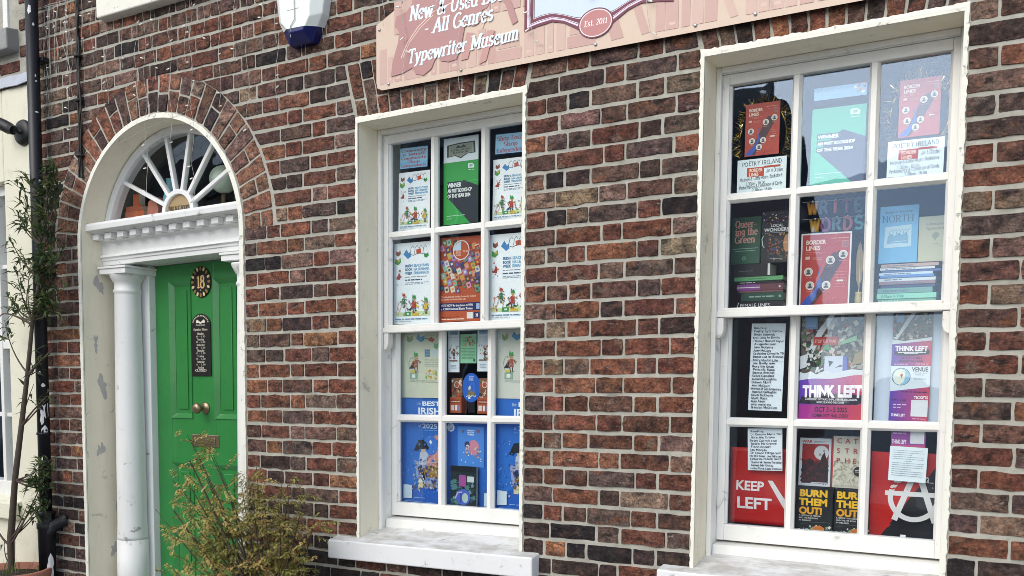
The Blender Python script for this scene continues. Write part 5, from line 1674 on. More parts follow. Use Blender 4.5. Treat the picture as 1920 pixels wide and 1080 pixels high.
def tote(seed, narrow):
    def d(p):
        rr = random.Random(seed)
        leafy(p, .22, .80, 2.0, '#7fa070', '#c9b04a'); p.poly([(.38, .86), (.50, .80), (.58, .83), (.60, .90), (.50, .88), (.44, .93)], '#4f93b8'); p.line([(.56, .85), (.66, .86), (.8, .84)], .012, '#5a6a72')
        p.poly([(.68, .83), (.8, .80), (.86, .84), (.76, .885)], '#b5705f'); leafy(p, .90, .70, 1.8, '#6fae86', '#6fae86')
        for q in range(5): p.line([(.62 + q * .07, .88), (.66 + q * .07, .92), (.69 + q * .07, .89)], .007, '#7a8a92')
        p.r(.60, .59, .74, .70, '#7fa3b8'); p.r(.76, .59, .97, .70, '#c0d2d3')
        for i in range(3): p.t(('IRISH', 'BOOK', 'WEEK')[i], .61, .672 - i * .036, .022, '#3d6f94', bold=.02, wid=.12)
        for i in range(5): p.greek(.60, .555 - i * .025, .97, .008, '#9fb0ae', seed + i)
        k = p.w / p.h
        p.ring if False else None
        p.line([(.22, .40), (.19, .50), (.24, .58), (.31, .57)], .014, '#90a49a')
        p.poly([(.20, .42), (.34, .43), (.44, .49), (.36, .53), (.28, .50)], '#283035'); figure(p, .38, .36, 1.4, '#a65a4e', '#3f9a55'); p.r(.22, .27, .42, .36, '#8fae9c'); p.r(.24, .365, .36, .395, '#d6c14a'); p.r(.27, .29, .36, .34, '#e5ece5')
        for q in range(16): p.rot(rr.uniform(.60, .95), rr.uniform(.27, .40), rr.uniform(.02, .07), rr.uniform(.02, .05), rr.uniform(0, 3), rr.choice(['#d3ae44', '#c98f5a', '#7fae5a', '#e2cf7a']))
        p.line([(.22, .235), (.98, .225)], .006, '#98a39a'); p.greek(.24, .245, .9, .006, '#8a968c', seed)
    return d


sheet('fabric_panel', 'off-white printed tote cloth behind the lower left panes, left window', 'cloth', -2.737, -2.508, 1.521, 1.852, .276, '#cfd3bf', tote(5, False))
sheet('fabric_panel', 'off-white printed tote cloth behind the lower right panes, left window', 'cloth', -2.203, -1.985, 1.525, 1.852, .276, '#cfd3cb', tote(6, True))


def best(seed):
    def d(p):
        rr = random.Random(seed)
        p.poly([(0, 0), (1, 0), (1, .16), (.6, .22), (0, .12)], '#235bb8')
        p.t('the', .37, .905, .03, '#cfe0f2', 'hand', wid=.10, seed=3); p.t('BEST', .50, .902, .040, '#eef4fa', bold=.03, wid=.44); p.t('IRISH', .40, .825, .06, '#eef4fa', bold=.03, wid=.55)
        p.t('of', .42, .70, .03, '#cfe0f2', 'hand', wid=.05); p.t('2025', .51, .695, .045, '#cfe0f2', bold=.02, wid=.36); p.greek(.42, .675, .9, .004, '#86b5e6', 1)
        p.el(.92, .44, .36, .20, '#b98e86', 30); p.el(.92, .435, .335, .187, '#cf8f90', 30); crowd(p, .62, .30, .99, .60, 60, ['#c98288', '#d79c98', '#b97c8a', '#d8a89a', '#c48f9f'], seed, .02, .06); p.el(.72, .54, .17, .09, '#3f78d0', 20); p.rot(.72, .57, .05, .05, .6, '#e8f0f6'); p.rot(.72, .57, .02, .09, .2, '#e8f0f6')
        # reader in a wide dark hat with a fiddle case
        p.poly([(.33, .40), (.62, .36), (.80, .28), (.95, .25), (.95, .16), (.60, .14), (.38, .24)], '#8f9cc6'); p.el(.72, .30, .22, .055, '#8a6a34', 20); p.el(.72, .31, .15, .035, '#a3823f', 20)
        p.poly([(.44, .36), (.62, .36), (.66, .46), (.56, .50), (.46, .47)], '#b9c2d4'); p.el(.54, .505, .055, .035, '#cdb48f', 14); p.poly([(.31, .49), (.42, .585), (.55, .59), (.68, .52), (.66, .495), (.50, .53), (.40, .48)], '#171c22')
        p.el(.52, .54, .12, .04, '#20272c', 16); p.poly([(.40, .33), (.52, .20), (.60, .23), (.50, .36)], '#23305f'); p.poly([(.52, .20), (.50, .28), (.54, .30), (.60, .23)], '#15181c')
        p.r(.42, .145, .54, .20, '#cdc7a2'); p.poly([(.41, .20), (.55, .20), (.48, .235)], '#e0dccb')
        crowd(p, .32, .12, .98, .42, 110, ['#8f9cc6', '#5f6ea6', '#7a6238', '#a58a52', '#2a3a78', '#c9c4b6', '#39456a', '#b7b2c6', '#54462e'], seed + 3, .012, .05)
        crowd(p, .05, .08, .95, .64, 60, ['#2f70c8', '#3579d0', '#2459b0', '#4a8ada'], seed + 4, .01, .05)
        for q in range(18): p.dot(rr.uniform(.1, .95), rr.uniform(.12, .62), .009, '#dce8f2', 8)
        for q in range(10): p.rot(rr.uniform(.45, .95), rr.uniform(.14, .30), rr.uniform(.03, .09), rr.uniform(.02, .05), rr.uniform(0, 3), rr.choice(['#7a5c34', '#4f5f92', '#9a8a5a', '#2a3c7a']))
        p.poly([(.06, .04), (.28, .045), (.28, .165), (.07, .17)], '#c6d6e4'); p.greek(.34, .05, .6, .006, '#86b5e6', 3); p.greek(.1, .012, .8, .008, '#5f94d4', 4, .01)
    return d


sheet('poster', 'blue poster of Irish books 2025 filling the bottom left pane, left window', 'poster', -2.742, -2.500, 1.008, 1.535, .281, '#2a6cc6', best(2))
sheet('poster', 'blue poster of Irish books 2025 filling the bottom right pane, left window', 'poster', -2.206, -1.964, 1.012, 1.54, .281, '#2a6cc6', best(5))


def bookmark(seed):
    def d(p):
        rr = random.Random(seed)
        p.r(.15, .84, .85, .97, '#8fb0cc'); p.greek(.18, .86, .82, .012, '#4f7fa6', 1); p.greek(.18, .90, .82, .012, '#4f7fa6', 2); p.greek(.1, .775, .9, .008, '#aab8c4', 3)
        for q in range(22): p.rot(rr.uniform(.15, .9), rr.uniform(.26, .60), rr.uniform(.05, .2), rr.uniform(.04, .12), rr.uniform(0, 3), rr.choice(['#5a8f5a', '#2f5f45', '#b8705a', '#cf8f86', '#7a4a3a', '#8fae5a']))
        figure(p, .55 if seed % 2 else .68, .30, 2.4, '#3a4a3a', '#6a3a34'); p.r(.15, .245, .85, .27, '#6a4a38')
        for i in range(3): p.greek(.25, .15 - i * .03, .75, .01, '#7f99b0', i)
    return d


sheet('bookmark', 'left one of two white paper bookmarks hung in the left window', 'bookmark', -2.466, -2.402, 1.644, 1.852, .276, '#dbe6ee', bookmark(1))
sheet('bookmark', 'right one of two white paper bookmarks hung in the left window', 'bookmark', -2.303, -2.239, 1.648, 1.852, .276, '#dbe6ee', bookmark(2))


def greencard(p):
    rr = random.Random(3)
    for q in range(30): p.rot(rr.uniform(.12, .88), rr.uniform(.60, .92), rr.uniform(.04, .14), rr.uniform(.04, .1), rr.uniform(0, 3), rr.choice(['#7a6a4a', '#b8705a', '#5a7f4a', '#c99a6a']))
    for i in range(8): p.greek(.08, .50 - i * .05, .92, .014, '#4f8a6a', i)
    p.r(.82, .06, .93, .15, '#2f5f4a')


sheet('card', 'pale green leaflet between the two white bookmarks, left window', 'leaflet', -2.397, -2.308, 1.686, 1.821, .277, '#8fc9a4', greencard)


def oval_panel():
    t = tag(empty('oval_sign', (-2.351, .30, 1.503)), 'oval blue shelf sign between two orange card boxes, left window', 'sign')
    pl = [(.05 * math.cos(2 * math.pi * i / 36), .069 + .069 * math.sin(2 * math.pi * i / 36)) for i in range(36)]
    MB().prism_y(pl, 0, .003, lin('#2a62c4')).build('panel', M['print'], t)
    p = Print(.1, .138); p.b.v = []
    for i in range(3): p.t(('IRISH', 'BOOK', 'WEEK')[i], .5, .86 - i * .06, .045, '#cfe0f6', al='c', bold=.02, wid=.26)
    p.poly([(.30, .20), (.78, .24), (.70, .34), (.42, .42), (.34, .36)], '#7d704a'); p.el(.40, .47, .07, .05, '#c6c2ae'); p.poly([(.36, .50), (.48, .50), (.44, .58)], '#e8ecf0')
    for q in range(8): p.dot(.25 + q * .07, .20 + .02 * (q % 3), .03, '#dbe6f2', 8)
    p.r(.34, .12, .46, .20, '#dfe6ea')
    o = p.build(t); o.location = (-.05, 0, 0)
    # stands in the dark card box foot
    MB().box(-.018, .018, .0035, .03, -.049, .02, lin('#12151c')).build('foot', M['print'], t)


oval_panel()


def boxes(x0, label, seed):
    t = tag(empty('card_box', (x0, .285, 1.452)), label, 'card box')
    MB().box(0, .066, 0, .05, 0, .075, lin('#a85436')).build('box', M['print'], t, bevel=.001)
    b = MB(); b.box(.003, .063, .012, .016, .02, .165, lin('#7f5a48')); c = b.build('card', M['print'], t)
    p = Print(.06, .10); rr = random.Random(seed)
    for q in range(36): p.rot(rr.uniform(.08, .92), rr.uniform(.06, .94), rr.uniform(.08, .24), rr.uniform(.08, .22), rr.uniform(0, 3), rr.choice(['#c9b58a', '#8a4a3a', '#3a3a3a', '#d9d3c5', '#a87a4a', '#6a7a4a', '#d0503a']))
    p.dot(.5, .72, .25, '#e3d5c8'); p.dot(.5, .72, .20, '#b4543a')
    o = p.build(c); o.location = (.003, .012, .062)
    p = Print(.066, .075); p.r(.08, .62, .92, .85, '#8a3f2a'); p.greek(.12, .70, .88, .05, '#dfc9bd', 2); p.r(.1, .16, .40, .5, '#d9cfd0'); p.r(.48, .16, .66, .5, '#e8e2e0'); p.r(.72, .16, .9, .5, '#8a7fa8')
    p.build(t)


boxes(-2.462, 'orange card box left of the oval blue sign, left window', 2)
boxes(-2.308, 'orange card box right of the oval blue sign, left window', 4)


def bluec(p):
    p.poly([(0, 0), (1, 0), (1, .25), (.4, .1), (0, .2)], '#2c60b4'); p.dot(.10, .90, .085, '#dfeaf0'); 
    for i in range(5): p.line([(.05, .93 - i * .013), (.15, .925 - i * .013)], .008, '#1f55b8')
    p.poly([(.87, .03), (.99, .03), (.99, .18), (.88, .18)], '#c9dcea'); p.line([(.12, .99), (.5, .93)], .004, '#5f8fd0')


sheet('poster', 'plain deep blue poster in the bottom middle pane of the left window', 'poster', -2.482, -2.240, 1.005, 1.425, .290, '#2b66c0', bluec)


def blueinner(p):
    rr = random.Random(9)
    p.r(0, 0, 1, 1, '#4a88da')
    for i in range(3): p.t(('IRISH', 'BOOK', 'WEEK')[i], .5, .88 - i * .05, .036, '#e4eef8', al='c', bold=.03, wid=.26)
    p.dot(.2, .87, .05, '#6a6a7a'); p.dot(.78, .88, .05, '#a0555a'); p.el(.60, .48, .21, .19, '#c9869a'); p.el(.36, .55, .10, .08, '#39406a'); p.el(.38, .50, .06, .05, '#d6cfc6')
    for q in range(20): p.rot(rr.uniform(.28, .8), rr.uniform(.24, .5), rr.uniform(.04, .12), rr.uniform(.03, .1), rr.uniform(0, 3), rr.choice(['#7a86b8', '#a5707a', '#6f7a9a', '#c7bcae']))
    for q in range(8): p.dot(rr.uniform(.1, .9), rr.uniform(.1, .4), .02, '#dfe8f2', 8)


sheet('poster', 'small bright blue poster overlapping the plain blue one, left window', 'poster', -2.416, -2.268, 1.200, 1.391, .286, '#3472cf', blueinner)


def darkbook(p):
    rr = random.Random(31)
    p.r(0, .86, 1, 1, '#10161c')
    for q in range(60): p.rot(rr.uniform(.06, .94), rr.uniform(.06, .78), rr.uniform(.06, .2), rr.uniform(.05, .18), rr.uniform(0, 3), rr.choice(['#2f5f62', '#3a4a6a', '#274a4a', '#4a7a7a', '#1c3038', '#6a8a92']))
    p.r(.34, .50, .62, .78, '#9a4f92'); p.r(.66, .62, .92, .76, '#c4cfd2'); p.el(.50, .24, .28, .20, '#4a5fc0'); p.el(.58, .22, .12, .12, '#a8c0b8'); p.line([(.42, .10), (.42, .5)], .03, '#10141a'); p.line([(.2, .2), (.3, .34), (.45, .36)], .05, '#b0a8c6')


book('book', 'dark illustrated book standing at the foot of the bottom middle pane, left window', -2.441, -2.296, 1.013, 1.203, .262, .018, '#1c2a30', darkbook)


# ---- right window, upper sash
def border(frame):
    def d(p):
        rr = random.Random(4)
        c0, c1 = (.03, .97) if frame else (0, 1)
        if frame: p.r(.03, .02, .97, .98, '#b5372f')
        p.poly([(.12, .02), (.30, .02), (.62, .34), (.86, .66), (.80, .74), (.60, .70), (.44, .46), (.30, .26)], '#46262e')
        p.poly([(.60, .66), (.66, .74), (.72, .72), (.78, .76), (.80, .70), (.88, .66), (.70, .44), (.58, .5)], '#46262e')
        p.poly([(c0, .02), (.22, .02), (.34, .14), (.36, .22), (.44, .30), (.42, .38), (.38, .36), (.34, .26), (.28, .20), (.14, .12)], '#2d52b4')
        p.line([(.40, .38), (.37, .46), (.42, .54)], .02, '#4a5da0')
        p.t('BORDER', .10, .85, .058, '#f0d9c8', bold=.035, wid=.40); p.t('LINES', .10, .77, .058, '#f0d9c8', bold=.035, wid=.29)
        p.greek(.60, .915, .94, .010, '#d99a8c', 1, .01); p.greek(.66, .875, .94, .007, '#c9766a', 2); p.r(.82, .79, .94, .875, '#b9706a'); p.r(.835, .80, .925, .865, '#9a5a58')
        p.greek(.10, .735, .5, .007, '#d98a78', 3); p.greek(.10, .715, .42, .006, '#d98a78', 4); p.r(.10, .645, .19, .685, '#e4bfae'); p.t('ARTS COUNCIL', .24, .655, .018, '#e0a698', wid=.22); p.greek(.24, .635, .44, .006, '#d98a78', 6)
        for cx, cy in ((.60, .625), (.845, .695), (.17, .475), (.21, .285), (.535, .285)) + (((.42, .16),) if not frame else ()):
            r = .088
            p.dot(cx, cy, r, '#e9e4da', 20); p.dot(cx, cy, r * .82, '#c9c6bf', 20)
            k = p.w / p.h
            p.poly([(cx - r * .6, cy - r * .6 * k), (cx + r * .6, cy - r * .6 * k), (cx + r * .3, cy - r * .1 * k), (cx - r * .3, cy - r * .1 * k)], '#3a3a40'); p.dot(cx, cy + r * .22 * k, r * .33, '#5a4a44', 10)
            p.greek(cx - .07, cy - .085, cx + .08, .007, '#c98a80', int(cx * 90))
        for i in range(6): p.greek(.70, .46 - i * .04, .93, .007, '#cf7a6c', i + 9)
        p.r(.74, .33, .87, .355, '#e6d5cb'); crowd(p, .46, .03, .92, .12, 18, ['#a8402f', '#8a3328', '#c4655a'], 3, .01, .03)
        p.poly([(.92, .02), (.60, .02), (.54, .09), (.50, .02)], '#b5372f')
    return d


sheet('poster', 'small red Border Lines poster ringed by gold tinsel, top left pane', 'poster', -1.055, -.925, 2.471, 2.666, .214, '#b4402f', border(False), tilt=.006)
sheet('poster', 'small red Border Lines poster above a handwritten card, top right pane', 'poster', -.505, -.371, 2.475, 2.673, .214, '#b4402f', border(False), tilt=.004)
sheet('poster', 'large red Border Lines poster with white margin beside a quill', 'poster', -.852, -.667, 1.899, 2.175, .296, '#e6e3e0', border(True), tilt=.01)


def handnote(p):
    ink = '#22314a'
    p.t('POETRY IRELAND', .10, .80, .12, ink, 'hand', wid=.80, bold=.03, seed=4, rise=.01)
    p.r(.20, .46, .55, .74, '#c0472c'); p.t('BORDER', .25, .61, .10, '#f0dccb', bold=.03, wid=.27); p.t('LINES', .25, .48, .10, '#f0dccb', bold=.03, wid=.19); p.r(.55, .70, .88, .76, '#b5442c')
    p.t('Jan 6 October', .60, .56, .11, ink, 'hand', wid=.34, bold=.02, seed=7); p.t('Matinee & Little Acorn Bookstore', .06, .34, .10, ink, 'hand', wid=.86, bold=.02, seed=8, rise=.05)
    p.t('2.30pm  10.00', .18, .22, .09, ink, 'hand', wid=.40, bold=.02, seed=9); p.t('Performance & Collection of Cards', .05, .10, .10, ink, 'hand', wid=.88, bold=.02, seed=10, rise=.05); p.t('7.30pm  16.00', .32, .015, .08, ink, 'hand', wid=.40, bold=.02, seed=12)


sheet('handwritten_card', 'handwritten Poetry Ireland card at the foot of the top left pane, right window', 'notice', -1.081, -.894, 2.335, 2.459, .211, '#e6f3f8', handnote, tilt=.004)
sheet('handwritten_card', 'handwritten Poetry Ireland card at the foot of the top right pane, right window', 'notice', -.538, -.353, 2.340, 2.465, .211, '#e6f3f8', handnote, tilt=.01)


def bluestrip(p):
    p.r(0, .72, 1, 1, '#7fb0d4'); p.greek(.05, .42, .66, .14, '#9fc8e2', 2); p.dot(.78, .72, .03, '#e6eef4'); p.dot(.93, .3, .03, '#e6eef4')
    crowd(p, .82, .35, .97, .95, 16, ['#c98a7a', '#a87a8a', '#d9b09a', '#7a86a8'], 4, .02, .05)


sheet('paper_strip', 'pale blue paper strip above the turquoise winner poster', 'paper strip', -.800, -.615, 2.645, 2.689, .214, '#8fc0de', bluestrip, tilt=.01)


def tinsel(cx, cz, rx, rz, label, seed):
    rr = random.Random(seed)
    t = tag(empty('tinsel_garland', (cx, .25, cz)), label, 'tinsel')
    MB().tube([(rx * math.cos(2 * math.pi * i / 40), 0, rz * math.sin(2 * math.pi * i / 40)) for i in range(41)], .003, 5, lin('#7a6428')).build('cord', M['foil'], t)
    b = MB()
    for i in range(300):
        a = rr.uniform(0, 6.283)
        p = Vector((rx * math.cos(a), 0, rz * math.sin(a)))
        d = Vector((math.cos(a) * rr.uniform(.1, 1) + rr.uniform(-.4, .4), rr.uniform(-.6, .6), math.sin(a) * rr.uniform(.1, 1) + rr.uniform(-.6, .6))).normalized()
        s = d.cross(Vector((rr.uniform(-1, 1), 1, rr.uniform(-1, 1)))).normalized() * .0014
        e = p + d * rr.uniform(.02, .042)
        b.add([p - s, p + s, e + s, e - s], [(0, 1, 2, 3)], lin(rr.choice(['#d9bd62', '#b08a34', '#f0e2a4', '#8f6f28'])))
    b.build('fringe', M['foil'], t)


tinsel(-.995, 2.55, .088, .125, 'gold tinsel garland behind the Border Lines poster in the top left pane', 3)
tinsel(-.44, 2.56, .098, .125, 'gold tinsel garland behind the Border Lines poster in the top right pane', 5)


# ---- right window, shelf
def queer(p):
    for i, (s, w) in enumerate((('Queer-', .74), ('ing the', .78), ('Green', .70))):
        p.t(s, .12, .78 - i * .165, .145, '#e0a094', 'serif', wid=w, bold=.03)
    p.greek(.06, .32, .94, .014, '#8fb59f', 1, .008); p.greek(.14, .27, .84, .014, '#8fb59f', 2, .008); p.dot(.46, .12, .07, '#7fa890'); p.dot(.46, .12, .045, '#2f6a50')


book('book', 'green book titled Queering the Green on a pile of books', -1.136, -1.020, 2.079, 2.266, .335, .014, '#22563f', queer, lean=.05)


def wonders(p):
    rr = random.Random(8)
    for q in range(150): p.rot(rr.uniform(.25, .97), rr.uniform(.05, .6), rr.uniform(.02, .07), rr.uniform(.02, .06), rr.uniform(0, 3), rr.choice(['#a8562f', '#2f6a5a', '#3a4f9a', '#c7a03a', '#7a3a4a', '#1c2430']))
    for q in range(36): p.rot(rr.uniform(.04, .95), rr.uniform(.70, .97), rr.uniform(.02, .08), rr.uniform(.02, .07), rr.uniform(0, 3), rr.choice(['#c9a23a', '#e8e4d8', '#8a3f9a', '#3f7a4a', '#c4512f']))
    p.r(.08, .57, 1, .75, '#14161c')
    p.t('LOCAL', .32, .685, .055, '#f2f4f6', bold=.03, wid=.44); p.t('WONDERS', .10, .60, .065, '#f2f4f6', bold=.04, wid=.86)
    p.r(.12, .57, .95, .575, '#c9ccd2'); p.el(.90, .36, .12, .17, '#c98a5a'); p.r(.78, .37, 1.0, .385, '#e2cba0'); p.line([(.08, .52), (.03, .46), (.06, .34), (.12, .30)], .03, '#e8ecee'); p.greek(.3, .07, .8, .008, '#c9ccd2', 3)


book('book', 'black patterned book titled Local Wonders beside the green book', -1.018, -.905, 2.079, 2.283, .345, .016, '#14161c', wonders, lean=.05)
flat_book('book', 'thick black book with white corner, topmost of the left shelf pile', -1.120, -.976, 2.027, 2.0785, .335, .11, '#15161a', marks=lambda p: (p.r(.93, .08, .995, .95, '#dfe3e6'), p.greek(.14, .42, .55, .06, '#6a6c72', 3)))
flat_book('book', 'slim bright green book, second in the left shelf pile', -1.119, -.925, 2.010, 2.0265, .333, .12, '#63a86f', marks=lambda p: p.greek(.3, .4, .65, .2, '#3f7a4f', 3))
flat_book('book', 'slim black book, third in the left shelf pile', -1.105, -.930, 1.998, 2.0095, .338, .12, '#1a1b20', marks=lambda p: p.greek(.06, .4, .4, .25, '#d8dade', 2))
flat_book('book', 'purple and red book, fourth in the left shelf pile', -1.108, -.922, 1.972, 1.9975, .334, .12, '#8a4a94', marks=lambda p: (p.r(.5, 0, 1, 1, '#6a3a44'), p.r(0, .42, .5, .56, '#e6dfe8'), p.dot(.92, .5, .02, '#e6e6ea')))
flat_book('book', 'pink edged book, fifth in the left shelf pile', -1.10, -.925, 1.9645, 1.9715, .336, .12, '#8f5a60')
flat_book('book', 'thick dark green book, sixth in the left shelf pile', -1.091, -.923, 1.930, 1.964, .333, .12, '#1f4a3c', marks=lambda p: (p.greek(.2, .42, .8, .16, '#8fae9c', 3), p.dot(.93, .5, .03, '#8fae9c')))
flat_book('book', 'black book titled Female Lines at the bottom of the left shelf pile', -1.108, -.920, 1.898, 1.9295, .333, .12, '#101114', 'FEMALE LINES', '#f0f2f4', marks=lambda p: p.line([(.01, .05), (.05, .85)], .012, '#f0f2f4'))

# hanging letters
rr = random.Random(2)
LET = [('W', '#c98f2e'), ('R', '#54708f'), ('I', '#cf5f52'), ('T', '#8f4a5f'), ('E', '#4f6f72')], [('W', '#d0a23c'), ('O', '#9a5a8f'), ('R', '#5f7f86'), ('D', '#b55a52'), ('S', '#4f94a4')]
for row, zz, x0, x1 in ((LET[0], 2.253, -.842, -.632), (LET[1], 2.187, -.830, -.630)):
    n = len(row)
    for i, (chh, c) in enumerate(row):
        x = x0 + (x1 - x0) * (i + .5) / n
        word = 'top row' if zz > 2.22 else 'bottom row'
        t = tag(empty('foil_letter', (x, .34, zz)), 'puffy %s letter %s in the %s of hanging letters, right window' % ({'#c98f2e': 'gold', '#54708f': 'blue', '#cf5f52': 'coral', '#8f4a5f': 'plum', '#4f6f72': 'teal', '#d0a23c': 'yellow', '#9a5a8f': 'purple', '#5f7f86': 'grey', '#b55a52': 'red', '#4f94a4': 'turquoise'}[c], chh, word), 'balloon letter', 'hanging letters in the right window')
        b = MB()
        adv, strokes, _ = G[chh]
        k = .046 / 1.0; sx = .035 / adv
        for stx in strokes:
            b.tube([((a - adv / 2) * sx, rr.uniform(-.001, .001), z * k) for a, z in stx], .0062, 8, lin(c))
        b.build('letter', M['tint'], t, smooth=True)
        MB().tube([(0, 0, .046), (0, .002, .052)], .0035, 6, lin('#e4e8ea')).build('clip', M['tint'], t)
cord = tag(empty('hanging_string', (-.73, .342, 2.30)), 'two thin cords carrying the hanging letters in the right window', 'cord')
for zz in (.003, -.063): MB().tube([(-.13, 0, zz), (0, .001, zz - .002), (.125, 0, zz)], .001, 5, lin('#b9bcc0')).build('cord', M['tint'], cord)

# quill
qp = tag(empty('brass_inkwell', (-.643, .345, 1.897)), 'small pale brass pot holding a quill pen on the shelf', 'inkwell')
MB().lathe(0, 0, [(.014, 0), (.013, .03), (.0115, .045), (.0125, .047), (.0125, .053), (.009, .054)], 20, lin('#cdbb7a')).build('pot', M['tint'], qp, smooth=True)
ql = tag(empty('quill_pen', (-.643, .345, 1.905)), 'upright feather quill standing in the brass pot', 'quill')
MB().tube([(0, 0, .03), (.003, 0, .09), (.002, 0, .16), (-.004, 0, .225)], [.0016, .0018, .0013, .0006], 6, lin('#e8dfc4')).build('shaft', M['tint'], ql)
b = MB()
prf = [(.0, .055), (.010, .085), (.0125, .13), (.011, .18), (.006, .215), (-.003, .232)]
for s in (-1, 1):
    b.add([(0.002, -.001, z) for w, z in prf] + [(s * w + .001, -.004, z + .006) for w, z in prf], [(i, i + 1, 7 + i, 6 + i) for i in range(5)], lin('#c8ad78'))
b.build('vane', M['leaf'], ql)


def north(p):
    p.t('Seamus Heaney', .12, .875, .045, '#2f5f86', 'light', wid=.72, shear=.15); p.t('NORTH', .06, .72, .115, '#3a6a90', 'light', wid=.82)
    p.poly([(.13, .27), (.15, .64), (.83, .66), (.84, .28)], '#bfe0f0'); p.poly([(.2, .34), (.22, .46), (.3, .52), (.4, .47), (.5, .53), (.6, .48), (.7, .54), (.76, .46), (.76, .33), (.5, .35)], '#7fb4d6')
    for i in range(6): p.line([(.24 + i * .09, .46), (.28 + i * .09, .56), (.36 + i * .085, .59)], .012, '#5a94be')
    p.line([(.3, .37), (.7, .38)], .012, '#dff0f8')


book('book', 'light blue book titled North standing on a pile of books', -.575, -.442, 2.0515, 2.262, .34, .012, '#6fb6e4', north, lean=.04)


def cream(p):
    p.t('Edmund', .22, .80, .055, '#8f9078', 'serif', wid=.56); p.t('Spenser', .22, .70, .055, '#8f9078', 'serif', wid=.56); p.poly([(.42, .60), (.5, .64), (.6, .62), (.62, .55), (.53, .50), (.5, .44), (.47, .50), (.40, .54)], '#9a9c84'); p.greek(.42, .38, .6, .01, '#9a9c84'); p.greek(.3, .33, .72, .008, '#b0b098')


book('book', 'cream paperback leaning beside the light blue book', -.440, -.328, 2.0515, 2.216, .345, .012, '#c3c3a4', cream, lean=.04)
pile = [('#7fb9a0', .022, 'pale green book, bottom of the right shelf pile', 'WINDFALL', '#d8efe4'), ('#8fd9c4', .020, 'mint green book, second from bottom of the right shelf pile', 'A Place in Time', '#3f7f78'), ('#6fa39c', .020, 'grey green book, third from bottom of the right shelf pile', None, None), ('#3c4a78', .012, 'navy book, in the middle of the right shelf pile', None, None),
        ('#9a7a86', .012, 'dusky pink book above the navy one, right shelf pile', None, None), ('#d8e2ea', .013, 'white book above the dusky pink one, right shelf pile', None, None), ('#5f8fd6', .010, 'bright blue book between two white ones, right shelf pile', None, None), ('#cfe2ee', .010, 'pale book above the bright blue one, right shelf pile', None, None), ('#5a6fae', .009, 'slate blue book near the top of the right shelf pile', None, None), ('#e2ecf0', .0095, 'white book second from top of the right shelf pile', None, None), ('#c7a8a0', .0125, 'beige book on top of the right shelf pile', None, None)]
z = 1.8975
for i, (c, h, lab, txt, tc) in enumerate(pile):
    dx = rr.uniform(-.006, .006)
    x0 = (-.575 if i < 3 else -.567) + dx
    mk = (lambda p, i=i: p.greek(.1, .35, rr.uniform(.4, .8), .3, '#6a7f9a', i)) if txt is None and i not in (3,) else None
    flat_book('book', lab, x0, x0 + (.205 if i == 1 else .19 + rr.uniform(-.006, .012)), z, z + h - .0004, .335 + rr.uniform(-.004, .006), .125, c, txt, tc or '#ffffff', 'serif', marks=mk)
    z += h


# ---- right window, lower sash
def hand_list(lines, seed):
    def d(p):
        n = len(lines)
        rr = random.Random(seed)
        for i, s in enumerate(lines):
            p.t(s, .06 + rr.uniform(0, .04), .965 - (i + .8) * .95 / n, .60 / n, '#121c34', 'hand', wid=min(.90, .043 * len(s) + .05), bold=.075, seed=seed * 40 + i, rise=rr.uniform(-.01, .02))
        if n > 15: p.r(0, .572, 1, .575, '#9fb2c4')
    return d


LIST1 = ['Reading:', 'Poetry by E Barrie', 'Betty Schmidt', 'Not Lost in Ennis', 'Freeman Bennett Taylor', 'A regarded man', 'John McKenna', 'Joey McLurg', 'Catherine Connolly TD', 'Bernie and Ita Brennan', 'Mary Martin Lite', 'Joe Brolly now', 'Rory the Small', 'Priscilla Kane', 'Seamus Brennan', 'Grace Campbell', 'Jamie McLaughlin', 'Steven Quill', 'Ann McCourt', 'Women of Contemporary', 'Hannah Gallagher', 'Kevin McElvany', 'Scott Ross', 'Jean Glen', 'very many etc', 'Brendan McCallion']
LIST2 = ['Reading:', 'Dr Eamonn Mac a Tiar', 'Nora Mac Erlean', 'Betty Carroll and', 'Roisin Mc Grenra', 'Fionn Abbott', 'Ian Morgan', 'Dr Conor Fitzgerald', 'Mr Bill Gear  Joe Wilson', 'Catherine Pollock South', 'Charlie Mc Kenna Traveller', 'James Mc Ginty', 'Lucian Flores Lopez available']
sheet('handwritten_list', 'long handwritten list of names on white paper, lower left of right window', 'list', -1.031, -.899, 1.497, 1.837, .268, '#e6f0fa', hand_list(LIST1, 3), tilt=.02)
sheet('handwritten_list', 'short handwritten list pinned over the red Keep Left banner', 'list', -1.025, -.889, 1.258, 1.424, .268, '#e6f0fa', hand_list(LIST2, 5), tilt=-.03)

CROWD = ['#2a2a30', '#3a3f4a', '#5a4a44', '#6f6a5f', '#8a3a34', '#2f4a3a', '#9a8f86', '#c4bdb2', '#4a5f3f', '#7a7468', '#1c1e24', '#a8a49c']


